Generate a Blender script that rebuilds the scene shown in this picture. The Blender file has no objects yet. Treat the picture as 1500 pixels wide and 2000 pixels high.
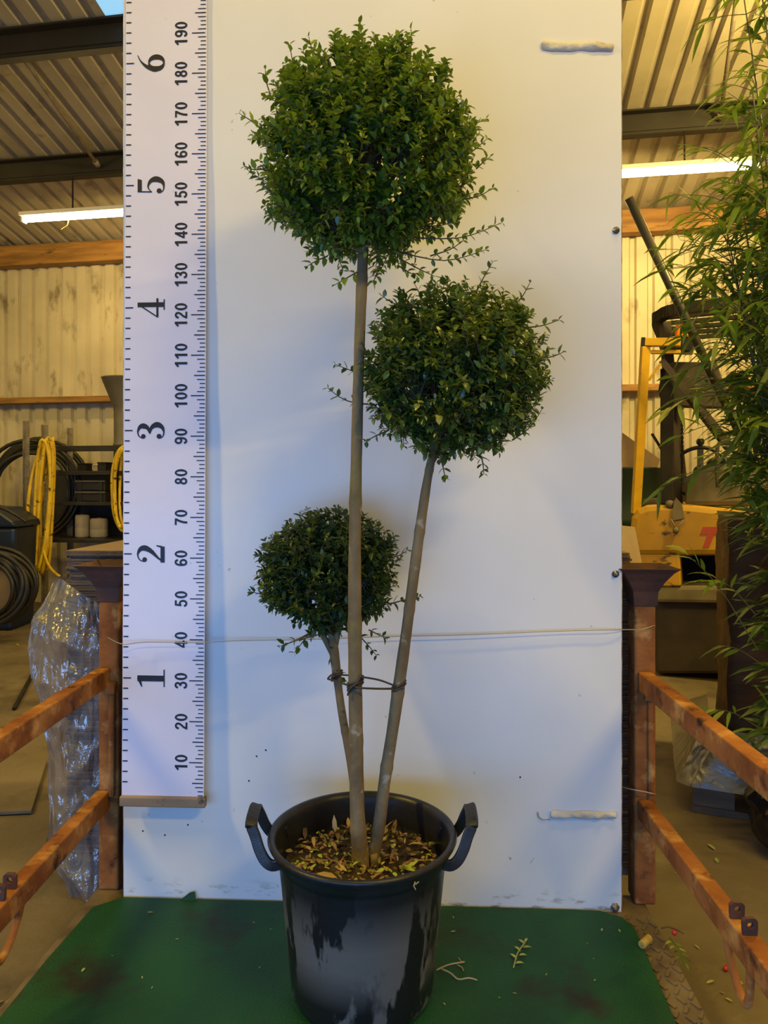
import bpy, math, random
from mathutils import Vector, Matrix, Quaternion, noise
S = bpy.context.scene
COL = S.collection
random.seed(7)
R = math.radians
# ---------------------------------------------------------------- camera, world, lights
F = 1387.0                      # focal length in pixels of the 1500 x 2000 photograph
CZ, HY = 1.03, 950.0            # lens height, image row of the horizon
cam_d = bpy.data.cameras.new('camera'); cam = bpy.data.objects.new('camera', cam_d); COL.objects.link(cam)
cam.location = (0, 0, CZ); cam.rotation_euler = (R(90), 0, 0)
cam_d.lens = F / 2000 * 36; cam_d.sensor_width = 36; cam_d.shift_y = -(1000 - HY) / 2000
cam_d.clip_start = 0.02; cam_d.clip_end = 200
S.camera = cam
S.view_settings.view_transform = 'Standard'; S.view_settings.look = 'None'
S.view_settings.gamma = 1; S.view_settings.use_curve_mapping = False
S.view_settings.exposure = 0.0
w = bpy.data.worlds.new('dusk sky'); S.world = w; w.use_nodes = True
w.node_tree.nodes['Background'].inputs[0].default_value = (0.22, 0.50, 0.95, 1)
w.node_tree.nodes['Background'].inputs[1].default_value = 0.30
def area_light(name, loc, target, sx, sy, power, color):
    d = bpy.data.lights.new(name, 'AREA'); d.shape = 'RECTANGLE'; d.size = sx; d.size_y = sy
    d.energy = power; d.color = color
    o = bpy.data.objects.new(name, d); COL.objects.link(o); o.location = loc
    o.rotation_euler = (Vector(target) - Vector(loc)).to_track_quat('-Z', 'Y').to_euler()
    return o
WARM = (1.0, 0.69, 0.11)
BLUE = (0.20, 0.45, 1.0)
area_light('tube_light_front', (0.58, 0.72, 3.95), (0.58, 0.80, 0), 1.5, 0.08, 43, WARM)
area_light('tube_light_front_left', (-3.0, 0.60, 3.60), (-2.6, 0.9, 0), 0.10, 1.2, 115, WARM)
area_light('tube_light_back_left', (-1.5, -1.6, 4.1), (-1.2, 1.5, 0.8), 1.5, 0.08, 6, WARM)
area_light('tube_light_back_right', (2.6, -1.6, 4.1), (2.0, 1.5, 0.8), 1.5, 0.08, 104, WARM)
area_light('wall_fill_far_left', (-4.6, 3.6, 3.1), (-3.6, 6.8, 1.2), 1.5, 0.08, 26, WARM)  # unseen warm fill added to brighten the left of the back wall
pl_d = bpy.data.lights.new('tube_light_right', 'POINT'); pl_d.energy = 270; pl_d.color = (1.0, .72, .22); pl_d.shadow_soft_size = .12
pl_o = bpy.data.objects.new('tube_light_right', pl_d); COL.objects.link(pl_o); pl_o.location = (2.4, 2.9, 3.05)
area_light('daylight_high', (1.5, -3.2, 3.1), (0.0, 1.6, 1.2), 2.4, 1.2, 9, BLUE)
area_light('daylight_fill_low', (-0.9, -0.9, 0.50), (-.2, 2, 0.55), 2.6, 0.9, 46, BLUE)  # added low blue fill, no opening here; keeps the board bluer towards its foot

# ---------------------------------------------------------------- helpers
def at(px, py, Y):
    return Vector(((px - 750) / F * Y, Y, CZ + (HY - py) / F * Y))
FLOOR = -0.08
def on_floor(px, py, z=FLOOR):
    Y = F * (CZ - z) / (py - HY)
    return at(px, py, Y)
TB = R(2.8)                      # the board is turned a little
BX = Vector((math.cos(TB), -math.sin(TB), 0)); BN = Vector((-math.sin(TB), -math.cos(TB), 0))
BO = Vector(((727 - 750) / F * 1.745, 1.745, 0))
def B(u, v, wd=0.0):
    return BO + BX * u + BN * wd + Vector((0, 0, v))
def board_uv(px, py, wd=0.0):
    o = BO + BN * wd; d = Vector(((px - 750) / F, 1, (HY - py) / F)); c = Vector((0, 0, CZ))
    t = (o - c).dot(BN) / d.dot(BN); p = c + d * t
    return (p - BO).dot(BX), p.z
TS = R(9)                        # the shed is turned more
SX = Vector((math.cos(TS), -math.sin(TS), 0)); SN = Vector((-math.sin(TS), -math.cos(TS), 0))
SO = Vector((0, 6.3, 0))
def W(a, t, z):
    return SO + SX * a + SN * t + Vector((0, 0, z))
EAVE, PITCH = 3.32, 0.2126
def roof_z(t): return EAVE + PITCH * t
def shed_a(px, t):               # coordinate along the shed seen in column px at distance t from the back wall
    u = (px - 750) / F
    # x = a cos - t sin ; y = 6.3 - a sin - t cos ; x = u y
    return (u * (6.3 - t * math.cos(TS)) + t * math.sin(TS)) / (math.cos(TS) + u * math.sin(TS))

class MB:
    def __init__(s): s.v = []; s.f = []; s.sm = []
    def add(s, vs, fs, smooth=False):
        n = len(s.v); s.v += [Vector(p) for p in vs]; s.f += [tuple(i + n for i in f) for f in fs]; s.sm += [smooth] * len(fs)
        return s
    def box(s, c, size, X=Vector((1, 0, 0)), Y=None, Z=Vector((0, 0, 1))):
        c = Vector(c); X = Vector(X).normalized(); Z = Vector(Z).normalized()
        Y = Z.cross(X).normalized() if Y is None else Vector(Y).normalized()
        vs = [c + X * (i * size[0] / 2) + Y * (j * size[1] / 2) + Z * (k * size[2] / 2) for k in (-1, 1) for j in (-1, 1) for i in (-1, 1)]
        return s.add(vs, [(0, 2, 3, 1), (4, 5, 7, 6), (0, 1, 5, 4), (2, 6, 7, 3), (0, 4, 6, 2), (1, 3, 7, 5)])
    def bar(s, p, q, wd, h, up=Vector((0, 0, 1))):
        p = Vector(p); q = Vector(q); d = (q - p); L = d.length; d.normalize()
        Yv = Vector(up).cross(d).normalized(); Zv = d.cross(Yv).normalized()
        return s.box((p + q) / 2, (L, wd, h), X=d, Y=Yv, Z=Zv)
    def tube(s, pts, rad, n=10, caps=True, closed=False):
        pts = [Vector(p) for p in pts]; m = len(pts)
        if not isinstance(rad, (list, tuple)): rad = [rad] * m
        vs = []; nrm = None
        for i in range(m):
            if closed: t = pts[(i + 1) % m] - pts[i - 1]
            else: t = pts[min(i + 1, m - 1)] - pts[max(i - 1, 0)]
            if t.length < 1e-9: t = Vector((0, 0, 1))
            t.normalize()
            if nrm is None:
                a = Vector((0, 0, 1)) if abs(t.z) < .9 else Vector((1, 0, 0))
                nrm = t.cross(a).normalized()
            nrm = (nrm - t * nrm.dot(t))
            nrm = nrm.normalized() if nrm.length > 1e-6 else t.orthogonal().normalized()
            b = t.cross(nrm)
            for k in range(n):
                an = 2 * math.pi * k / n
                vs.append(pts[i] + (nrm * math.cos(an) + b * math.sin(an)) * rad[i])
        fs = []
        for i in range(m if closed else m - 1):
            j = (i + 1) % m
            for k in range(n):
                l = (k + 1) % n
                fs.append((i * n + k, i * n + l, j * n + l, j * n + k))
        if caps and not closed:
            fs.append(tuple(range(n))[::-1]); fs.append(tuple((m - 1) * n + k for k in range(n)))
        return s.add(vs, fs, True)
    def lathe(s, prof, c=(0, 0, 0), n=48, axis=None, capb=True, capt=True):
        c = Vector(c); q = Vector((0, 0, 1)).rotation_difference(Vector(axis).normalized()) if axis is not None else Quaternion()
        vs = []
        for r, z in prof:
            for k in range(n):
                a = 2 * math.pi * k / n
                vs.append(c + q @ Vector((r * math.cos(a), r * math.sin(a), z)))
        m = len(prof); fs = []
        for i in range(m - 1):
            for k in range(n):
                l = (k + 1) % n
                fs.append((i * n + k, i * n + l, (i + 1) * n + l, (i + 1) * n + k))
        if capb: fs.append(tuple(range(n))[::-1])
        if capt: fs.append(tuple((m - 1) * n + k for k in range(n)))
        return s.add(vs, fs, True)
    def prism(s, poly, ext):
        poly = [Vector(p) for p in poly]; n = len(poly); ext = Vector(ext)
        vs = poly + [p + ext for p in poly]
        fs = [tuple(range(n))[::-1], tuple(range(n, 2 * n))] + [(i, (i + 1) % n, n + (i + 1) % n, n + i) for i in range(n)]
        return s.add(vs, fs)
    def grid(s, fn, nu, nv, smooth=True):
        vs = [fn(i / nu, j / nv) for j in range(nv + 1) for i in range(nu + 1)]
        fs = [(j * (nu + 1) + i, j * (nu + 1) + i + 1, (j + 1) * (nu + 1) + i + 1, (j + 1) * (nu + 1) + i) for j in range(nv) for i in range(nu)]
        return s.add(vs, fs, smooth)
    def ball(s, c, r, n=12, sc=(1, 1, 1)):
        c = Vector(c); pr = [(max(1e-4, math.sin(math.pi * i / n)) , -math.cos(math.pi * i / n)) for i in range(n + 1)]
        st = len(s.v); s.lathe(pr, (0, 0, 0), n * 2)
        for i in range(st, len(s.v)):
            p = s.v[i]; s.v[i] = c + Vector((p.x * r * sc[0], p.y * r * sc[1], p.z * r * sc[2]))
        return s

def mesh_obj(name, mb, mat, parent=None, bevel=0.0, auto=False, origin=None):
    """link one mesh; top-level ones get their origin at the middle of their base"""
    vs = mb.v
    if parent is not None: org = Vector(parent['_loc'])
    elif origin is not None: org = Vector(origin)
    else:
        xs = [p.x for p in vs]; ys = [p.y for p in vs]; zs = [p.z for p in vs]
        org = Vector(((min(xs) + max(xs)) / 2, (min(ys) + max(ys)) / 2, min(zs)))
    me = bpy.data.meshes.new(name)
    me.from_pydata([tuple(p - org) for p in vs], [], mb.f)
    me.polygons.foreach_set('use_smooth', mb.sm)
    me.validate(); me.update()
    mats = mat if isinstance(mat, (list, tuple)) else [mat]
    for m_ in mats: me.materials.append(m_)
    o = bpy.data.objects.new(name, me); COL.objects.link(o)
    o['_loc'] = tuple(org)
    if parent is not None: o.parent = parent; o.location = (0, 0, 0)
    else: o.location = org
    if bevel:
        b = o.modifiers.new('bevel', 'BEVEL'); b.width = bevel; b.segments = 2; b.limit_method = 'ANGLE'; b.angle_limit = R(40)
    return o
def child_of_child(name, mb, mat, parent, bevel=0.0):
    return mesh_obj(name, mb, mat, parent, bevel)
def tag(o, label, cat, group=None, kind=None):
    o['label'] = label; o['category'] = cat
    if group: o['group'] = group
    if kind: o['kind'] = kind
    return o
def thing(name, label, cat, loc, group=None):
    o = bpy.data.objects.new(name, None); COL.objects.link(o); o.location = loc; o.empty_display_size = .05
    o['_loc'] = tuple(loc)
    return tag(o, label, cat, group)
def struct(name, mb, mat, label=None, bevel=0, parent=None):
    o = mesh_obj(name, mb, mat, parent, bevel)
    if parent is None: o['kind'] = 'structure'
    if label: o['label'] = label
    return o
def copy_tree(o, parent=None):
    c = o.copy(); COL.objects.link(c)
    if parent is not None: c.parent = parent
    for ch in [x for x in o.children]: copy_tree(ch, c)
    return c
def cr(pts, k=6):
    """Catmull-Rom through tuples of any length"""
    pts = [tuple(p) for p in pts]; out = []
    n = len(pts)
    for i in range(n - 1):
        p0, p1, p2, p3 = pts[max(i - 1, 0)], pts[i], pts[i + 1], pts[min(i + 2, n - 1)]
        for j in range(k):
            t = j / k; t2 = t * t; t3 = t2 * t
            out.append(tuple(.5 * (2 * b + (c - a) * t + (2 * a - 5 * b + 4 * c - d) * t2 + (3 * b - a - 3 * c + d) * t3) for a, b, c, d in zip(p0, p1, p2, p3)))
    out.append(pts[-1]); return out
def nz(p, s=1.0, seed=0.0):
    return noise.noise(Vector((p[0] * s + seed, p[1] * s - seed, p[2] * s + seed * .5)))

# ---------------------------------------------------------------- materials
def mat(name, c1, rough=.6, c2=None, scale=8.0, detail=6.0, lo=.35, hi=.65, metal=0.0, bump=0.0, bscale=None, stretch=(1, 1, 1), spec=.5, coat=0.0, extra=None):
    m = bpy.data.materials.new(name); m.use_nodes = True
    nt = m.node_tree; N = nt.nodes; Lk = nt.links; P = N['Principled BSDF']
    P.inputs['Roughness'].default_value = rough; P.inputs['Metallic'].default_value = metal
    P.inputs['Base Color'].default_value = (*c1, 1); P.inputs['Specular IOR Level'].default_value = spec
    P.inputs['Coat Weight'].default_value = coat
    tc = N.new('ShaderNodeTexCoord'); mp = N.new('ShaderNodeMapping'); mp.inputs['Scale'].default_value = stretch
    Lk.new(tc.outputs['Object'], mp.inputs['Vector'])
    col = None
    if c2 is not None:
        nn = N.new('ShaderNodeTexNoise'); nn.inputs['Scale'].default_value = scale; nn.inputs['Detail'].default_value = detail
        Lk.new(mp.outputs[0], nn.inputs['Vector'])
        rp = N.new('ShaderNodeValToRGB'); rp.color_ramp.elements[0].position = lo; rp.color_ramp.elements[1].position = hi
        rp.color_ramp.elements[0].color = (*c1, 1); rp.color_ramp.elements[1].color = (*c2, 1)
        Lk.new(nn.outputs['Fac'], rp.inputs[0]); Lk.new(rp.outputs[0], P.inputs['Base Color']); col = rp.outputs[0]
    if bump:
        bn = N.new('ShaderNodeTexNoise'); bn.inputs['Scale'].default_value = bscale or scale * 3; bn.inputs['Detail'].default_value = 5
        Lk.new(mp.outputs[0], bn.inputs['Vector'])
        bp = N.new('ShaderNodeBump'); bp.inputs['Strength'].default_value = bump; bp.inputs['Distance'].default_value = .01
        Lk.new(bn.outputs['Fac'], bp.inputs['Height']); Lk.new(bp.outputs[0], P.inputs['Normal'])
    if extra: extra(nt, P, mp, col)
    return m
def stain(c, scale, lo, hi, stretch=(1, 1, 1), detail=8, rough=None, w=0.0, zband=None):
    """extra layer of a stain colour with its own noise shape; zband=(z0,z1): dirt only up to a height above the object's base"""
    def fn(nt, P, mp, col):
        N = nt.nodes; Lk = nt.links
        m2 = N.new('ShaderNodeMapping'); m2.inputs['Scale'].default_value = stretch; m2.inputs['Location'].default_value = (w, w * .7, w * 1.3)
        tc = N.new('ShaderNodeTexCoord'); Lk.new(tc.outputs['Object'], m2.inputs['Vector'])
        nn = N.new('ShaderNodeTexNoise'); nn.inputs['Scale'].default_value = scale; nn.inputs['Detail'].default_value = detail; nn.inputs['Roughness'].default_value = .6
        Lk.new(m2.outputs[0], nn.inputs['Vector'])
        rp = N.new('ShaderNodeMapRange'); rp.inputs['From Min'].default_value = lo; rp.inputs['From Max'].default_value = hi
        fac = rp.outputs[0]
        Lk.new(nn.outputs['Fac'], rp.inputs['Value'])
        if zband:
            sp = N.new('ShaderNodeSeparateXYZ'); Lk.new(tc.outputs['Object'], sp.inputs[0])
            zr = N.new('ShaderNodeMapRange'); zr.inputs['From Min'].default_value = zband[0]; zr.inputs['From Max'].default_value = zband[1]
            zr.inputs['To Min'].default_value = 1; zr.inputs['To Max'].default_value = 0; Lk.new(sp.outputs['Z'], zr.inputs['Value'])
            ml = N.new('ShaderNodeMath'); ml.operation = 'MULTIPLY'; Lk.new(fac, ml.inputs[0]); Lk.new(zr.outputs[0], ml.inputs[1]); fac = ml.outputs[0]
        mx = N.new('ShaderNodeMix'); mx.data_type = 'RGBA'
        src = P.inputs['Base Color'].links[0].from_socket if P.inputs['Base Color'].links else None
        if src: Lk.new(src, mx.inputs[6])
        else: mx.inputs[6].default_value = P.inputs['Base Color'].default_value
        mx.inputs[7].default_value = (*c, 1); Lk.new(fac, mx.inputs[0]); Lk.new(mx.outputs[2], P.inputs['Base Color'])
        if rough is not None:
            rr = N.new('ShaderNodeMapRange'); rr.inputs['To Min'].default_value = P.inputs['Roughness'].default_value; rr.inputs['To Max'].default_value = rough
            Lk.new(fac, rr.inputs['Value']); Lk.new(rr.outputs[0], P.inputs['Roughness'])
    return fn
def both(*fs):
    def fn(*a):
        for f in fs: f(*a)
    return fn
def leaf_mat(name, cols, rough=.42, transl=.3, tcol=(.35, .5, .05)):
    m = bpy.data.materials.new(name); m.use_nodes = True; nt = m.node_tree; N = nt.nodes; Lk = nt.links; P = N['Principled BSDF']
    g = N.new('ShaderNodeNewGeometry'); rp = N.new('ShaderNodeValToRGB')
    el = rp.color_ramp.elements
    while len(el) < len(cols): el.new(.5)
    for i, (p, c) in enumerate(cols): el[i].position = p; el[i].color = (*c, 1)
    Lk.new(g.outputs['Random Per Island'], rp.inputs[0]); Lk.new(rp.outputs[0], P.inputs['Base Color'])
    P.inputs['Roughness'].default_value = rough; P.inputs['Specular IOR Level'].default_value = .45
    T = N.new('ShaderNodeBsdfTranslucent'); mx = N.new('ShaderNodeMix'); mx.data_type = 'RGBA'; mx.inputs[0].default_value = .5
    Lk.new(rp.outputs[0], mx.inputs[6]); mx.inputs[7].default_value = (*tcol, 1); Lk.new(mx.outputs[2], T.inputs['Color'])
    ms = N.new('ShaderNodeMixShader'); ms.inputs[0].default_value = transl
    Lk.new(P.outputs[0], ms.inputs[1]); Lk.new(T.outputs[0], ms.inputs[2]); Lk.new(ms.outputs[0], N['Material Output'].inputs[0])
    return m
def film_mat(name, tint, alpha, bscale=14, bump=.8, col=(.75, .76, .78), rough=.12):
    m = bpy.data.materials.new(name); m.use_nodes = True; nt = m.node_tree; N = nt.nodes; Lk = nt.links; P = N['Principled BSDF']
    P.inputs['Base Color'].default_value = (*col, 1); P.inputs['Roughness'].default_value = rough; P.inputs['Specular IOR Level'].default_value = .9
    T = N.new('ShaderNodeBsdfTransparent'); T.inputs[0].default_value = (*tint, 1)
    G = N.new('ShaderNodeBsdfGlossy'); G.inputs['Roughness'].default_value = rough
    tc = N.new('ShaderNodeTexCoord'); mp = N.new('ShaderNodeMapping'); mp.inputs['Scale'].default_value = (1, 1, .45); Lk.new(tc.outputs['Object'], mp.inputs[0])
    n1 = N.new('ShaderNodeTexNoise'); n1.inputs['Scale'].default_value = bscale; n1.inputs['Detail'].default_value = 4; n1.inputs['Distortion'].default_value = 1.2
    Lk.new(mp.outputs[0], n1.inputs['Vector'])
    bp = N.new('ShaderNodeBump'); bp.inputs['Strength'].default_value = bump; bp.inputs['Distance'].default_value = .03; Lk.new(n1.outputs['Fac'], bp.inputs['Height'])
    Lk.new(bp.outputs[0], P.inputs['Normal']); Lk.new(bp.outputs[0], G.inputs['Normal'])
    fr = N.new('ShaderNodeMixShader'); fr.inputs[0].default_value = .35; Lk.new(P.outputs[0], fr.inputs[1]); Lk.new(G.outputs[0], fr.inputs[2])
    ms = N.new('ShaderNodeMixShader'); ms.inputs[0].default_value = alpha
    Lk.new(T.outputs[0], ms.inputs[1]); Lk.new(fr.outputs[0], ms.inputs[2]); Lk.new(ms.outputs[0], N['Material Output'].inputs[0])
    return m
def emit_mat(name, c, s):
    m = bpy.data.materials.new(name); m.use_nodes = True; P = m.node_tree.nodes['Principled BSDF']
    P.inputs['Base Color'].default_value = (.8, .8, .8, 1); P.inputs['Emission Color'].default_value = (*c, 1); P.inputs['Emission Strength'].default_value = s
    return m

M = {}
M['roof'] = mat('cream painted sheet', (.50, .44, .31), .45, (.40, .35, .24), 3, extra=stain((.16, .12, .06), 5, .60, .78, w=3))
M['wall'] = mat('cream wall sheet', (.62, .54, .36), .5, (.50, .43, .28), 2.5, extra=stain((.14, .10, .05), 6, .57, .74, stretch=(1, 1, .5), w=1))
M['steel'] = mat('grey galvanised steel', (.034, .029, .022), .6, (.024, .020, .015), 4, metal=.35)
M['timber'] = mat('orange brown timber', (.40, .20, .045), .6, (.22, .10, .02), 7, stretch=(.35, 1, 3), bump=.2, extra=stain((.06, .03, .01), 9, .62, .72, stretch=(.5, 1, 2)))
M['floor'] = mat('dirty concrete', (.20, .155, .092), .8, (.125, .094, .052), 2.2, bump=.35, bscale=30, extra=both(stain((.045, .034, .02), 3.0, .55, .75), stain((.20, .17, .12), 9, .62, .8, w=5)))
M['board'] = mat('white laminate', (.74, .74, .74), .38, (.70, .70, .70), 3, spec=.4, extra=both(stain((.22, .20, .17), 34, .70, .76, stretch=(1, 1, .8)), stain((.26, .22, .17), 30, .56, .66, stretch=(.6, 1, 1.6), zband=(.0, .06), w=2)))
M['boardedge'] = mat('chipped board edge', (.55, .52, .48), .6, (.2, .15, .11), 30)
M['chart'] = mat('white vinyl chart', (.72, .70, .84), .32, (.68, .66, .79), 4, bump=.12, bscale=5, extra=stain((.30, .27, .24), 22, .70, .78))
M['ink'] = mat('black print', (.006, .006, .010), .5)
M['batten'] = mat('pale wood batten', (.34, .25, .16), .6, (.24, .16, .09), 8, stretch=(.3, 1, 2), extra=stain((.06, .04, .03), 14, .62, .70))
M['tape'] = mat('dirty white tape', (.62, .58, .50), .6, (.48, .42, .33), 12, bump=.6, bscale=35, extra=stain((.09, .055, .02), 11, .60, .68))
M['bolt'] = mat('zinc bolt', (.30, .29, .28), .35, (.12, .10, .09), 60, metal=.8)
M['wire'] = mat('galvanised wire', (.42, .38, .32), .4, metal=.5)
M['rust'] = mat('rusty painted steel', (.34, .135, .038), .85, (.18, .060, .018), 9, spec=.15, bump=.4, bscale=40, extra=both(stain((.04, .018, .012), 16, .58, .70), stain((.50, .26, .085), 13, .54, .70, w=4)))
M['rustdark'] = mat('dark red oxide steel', (.10, .036, .018), .75, (.045, .018, .014), 12, bump=.3, bscale=40)
M['mat'] = mat('green rubber mat', (.0075, .065, .020), .55, (.005, .048, .016), 6, bump=.25, bscale=180, spec=.3, extra=both(stain((.016, .018, .008), 4.5, .53, .66, detail=12), stain((.016, .012, .008), 8, .66, .74, w=7)))
M['plate'] = mat('worn chequer plate', (.20, .15, .09), .6, (.09, .06, .035), 12, metal=.2, bump=.2)
M['pot'] = mat('black plastic pot', (.011, .011, .013), .38, (.017, .017, .019), 12, spec=.4, bump=.08, bscale=60,
               extra=both(stain((.115, .107, .096), 7.0, .39, .47, stretch=(1, 1, .5), detail=12, rough=.8, zband=(.17, .26), w=4.3), stain((.009, .009, .011), 10, .545, .575, stretch=(1.2, 1.2, .32), detail=5, rough=.3, w=6), stain((.010, .010, .012), 5, .47, .50, stretch=(1.6, 1.6, .7), detail=10, rough=.3, zband=(.05, .13), w=9)))
M['soil'] = mat('bark soil', (.045, .024, .010), .9, (.013, .008, .004), 40, bump=1.0, bscale=60)
M['litter'] = leaf_mat('dry leaf litter', [(0, (.10, .05, .015)), (.35, (.25, .14, .05)), (.55, (.42, .30, .12)), (.75, (.05, .028, .01)), (.92, (.30, .38, .05))], .6, .1, (.3, .2, .05))
M['bark'] = mat('grey brown bark', (.23, .165, .075), .85, (.115, .08, .036), 16, stretch=(1, 1, .5), bump=.5, bscale=60, extra=both(stain((.34, .30, .22), 30, .62, .72), stain((.20, .17, .045), 7, .56, .75, w=3)))
M['twig'] = mat('dark twig', (.085, .055, .03), .8)
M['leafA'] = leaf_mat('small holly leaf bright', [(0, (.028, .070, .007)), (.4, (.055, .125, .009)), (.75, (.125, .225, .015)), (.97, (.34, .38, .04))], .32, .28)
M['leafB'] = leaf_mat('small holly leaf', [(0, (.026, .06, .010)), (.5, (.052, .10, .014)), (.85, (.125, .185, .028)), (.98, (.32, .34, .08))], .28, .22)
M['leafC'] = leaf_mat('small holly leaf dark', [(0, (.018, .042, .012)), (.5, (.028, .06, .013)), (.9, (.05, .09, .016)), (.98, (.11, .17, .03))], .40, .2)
M['tie'] = mat('dark tree tie', (.035, .025, .02), .5)
M['card'] = mat('brown cardboard', (.27, .185, .115), .85, (.21, .14, .085), 6)
M['cardedge'] = mat('cardboard edges', (.17, .118, .078), .9, (.08, .055, .038), 60, stretch=(1, 1, 6), bump=.5, bscale=120)
M['ply'] = mat('pale plywood', (.48, .34, .18), .6, (.40, .27, .13), 5, stretch=(3, 1, .4))
M['film'] = film_mat('clear stretch film', (.90, .89, .88), .34, 15, 1.0, (.50, .49, .47), .10)
M['filmgrey'] = film_mat('grey stretch film', (.6, .58, .55), .6, 9, .5, (.12, .105, .085), .38)
M['filmbrown'] = mat('brown film wrap', (.11, .055, .02), .6, (.06, .03, .012), 6, stretch=(.5, .5, 2), bump=.8, bscale=14, spec=.2)
M['palwood'] = mat('weathered pallet wood', (.20, .15, .10), .8, (.12, .085, .055), 10, stretch=(.4, .4, 2), bump=.3)
M['blackpl'] = mat('black plastic', (.010, .010, .011), .3, spec=.6)
M['blackbag'] = mat('shiny black bag', (.006, .006, .007), .22, spec=.7, bump=.8, bscale=14)
M['hose'] = mat('black rubber hose', (.012, .011, .010), .42, (.022, .019, .014), 20)
M['yhose'] = mat('yellow hose', (.78, .52, .015), .42, (.58, .37, .012), 12, extra=stain((.05, .03, .01), 26, .58, .66))
M['rack'] = mat('dark grey rack steel', (.035, .032, .028), .5, (.022, .02, .018), 8, metal=.3)
M['slot'] = mat('slotted angle steel', (.27, .23, .17), .55, (.17, .14, .10), 20, metal=.1)
M['crate'] = mat('dark grey crate', (.022, .021, .019), .55)
M['twine'] = mat('cream twine', (.50, .42, .30), .8, (.40, .33, .23), 60, stretch=(1, 1, 6), bump=.5, bscale=120)
M['blue'] = mat('dark blue plastic', (.012, .022, .045), .4, (.009, .015, .03), 5)
M['grey'] = mat('dusty grey plastic', (.13, .115, .085), .6, (.09, .08, .06), 6)
M['sack'] = mat('tan disc', (.24, .16, .07), .8, (.16, .10, .045), 7)
M['yellow'] = mat('worn yellow paint', (.47, .26, .006), .5, (.34, .185, .008), 5, extra=both(stain((.05, .035, .015), 11, .61, .68, stretch=(.6, 1, 1.6)), stain((.20, .15, .06), 4, .62, .8, w=2)))
M['yellowbar'] = mat('yellow bar', (.62, .36, .006), .4, (.50, .28, .006), 8, extra=stain((.06, .04, .02), 40, .66, .72))
M['red'] = mat('faded red lettering', (.36, .055, .028), .5)
M['black'] = mat('black painted steel', (.012, .010, .008), .6, (.022, .017, .012), 8, spec=.2)
M['darkmetal'] = mat('dark dusty steel', (.05, .035, .022), .6, (.03, .02, .012), 7)
M['dust'] = mat('dusty grey cover', (.17, .14, .09), .8, (.11, .09, .055), 8)
M['amber'] = mat('amber beacon', (.80, .22, .01), .25)
M['pole'] = mat('dark grey pole', (.030, .027, .022), .4)
M['greenbin'] = mat('dark green drum', (.010, .026, .016), .5)
M['white'] = mat('white enamel', (.75, .72, .66), .4)
M['tube'] = emit_mat('fluorescent tube', (1.0, .72, .28), 98)
M['bambooL'] = leaf_mat('bamboo leaf', [(0, (.055, .12, .012)), (.4, (.10, .19, .016)), (.8, (.18, .27, .025)), (.96, (.36, .36, .05))], .42, .35, (.3, .42, .04))
M['culm'] = mat('bamboo culm', (.07, .085, .02), .5, (.12, .11, .035), 10)
M['cork'] = mat('yellow cork stub', (.45, .33, .07), .7, (.28, .18, .04), 60)
M['root'] = mat('pale root', (.40, .30, .15), .7)
M['sprig'] = leaf_mat('pale sprig', [(0, (.30, .36, .08)), (1, (.45, .48, .16))], .5, .2)
M['berry'] = mat('red berry', (.45, .02, .015), .35)
M['scrap'] = leaf_mat('pale leaf scrap', [(0, (.40, .38, .18)), (.5, (.30, .34, .10)), (1, (.45, .33, .18))], .6, .15, (.3, .3, .1))
def sky_sheet():          # backlit translucent rooflight sheet glowing with the dusk sky
    m = mat('translucent rooflight', (.5, .55, .6), .5, (.42, .50, .56), 6)
    P = m.node_tree.nodes['Principled BSDF']; P.inputs['Emission Color'].default_value = (.22, .56, .84, 1); P.inputs['Emission Strength'].default_value = 1.0
    return m
M['skysheet'] = sky_sheet()

# ================================================================ SETTING
# floor
mb = MB(); mb.box((0, 1.5, FLOOR - .05), (17, 15, .1), X=SX); struct('floor', mb, M['floor'])
# corrugated sheets: narrow ribs standing away from the room
PER, RB, RT, RH = .146, .062, .034, .032
def profile(a0, a1):
    out = [(a0, 0)]; k = math.floor(a0 / PER)
    while True:
        c = k * PER + PER / 2; k += 1
        if c - RB / 2 <= a0: continue
        if c + RB / 2 >= a1: break
        out += [(c - RB / 2, 0), (c - RT / 2, -RH), (c + RT / 2, -RH), (c + RB / 2, 0)]
    out.append((a1, 0)); return out
def sheet_wall(mbx, a0, a1, z0, z1, t):
    pr = profile(a0, a1); vs = []
    for a, d in pr: vs += [W(a, t + d, z0), W(a, t + d, z1)]
    mbx.add(vs, [(2 * i, 2 * i + 2, 2 * i + 3, 2 * i + 1) for i in range(len(pr) - 1)])
mb = MB(); sheet_wall(mb, -6.4, 5.6, FLOOR, EAVE + .02, 0); struct('wall_back', mb, M['wall'])
def sheet_roof(mbx, a0, a1, t0, t1):
    pr = profile(a0, a1); vs = []; n = max(1, int((t1 - t0) / 1.2))
    for a, d in pr:
        for j in range(n + 1):
            t = t0 + (t1 - t0) * j / n; vs.append(W(a, t, roof_z(t) - d))
    m_ = n + 1
    mbx.add(vs, [(i * m_ + j, i * m_ + j + 1, (i + 1) * m_ + j + 1, (i + 1) * m_ + j) for i in range(len(pr) - 1) for j in range(n)])
SK0, SK1, ST0, ST1, TEND = -1.30, -.35, 2.33, 5.2, 8.6
mb = MB(); sheet_roof(mb, -6.4, SK0, -.15, TEND); sheet_roof(mb, SK0, SK1, -.15, ST0); sheet_roof(mb, SK0, SK1, ST1, TEND); sheet_roof(mb, SK1, 5.6, -.15, TEND)
struct('ceiling', mb, M['roof'])
mb = MB(); mb.add([W(SK0, ST0, roof_z(ST0)), W(SK1, ST0, roof_z(ST0)), W(SK1, ST1, roof_z(ST1)), W(SK0, ST1, roof_z(ST1))], [(0, 1, 2, 3)])
struct('window_1', mb, M['skysheet'])
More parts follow.
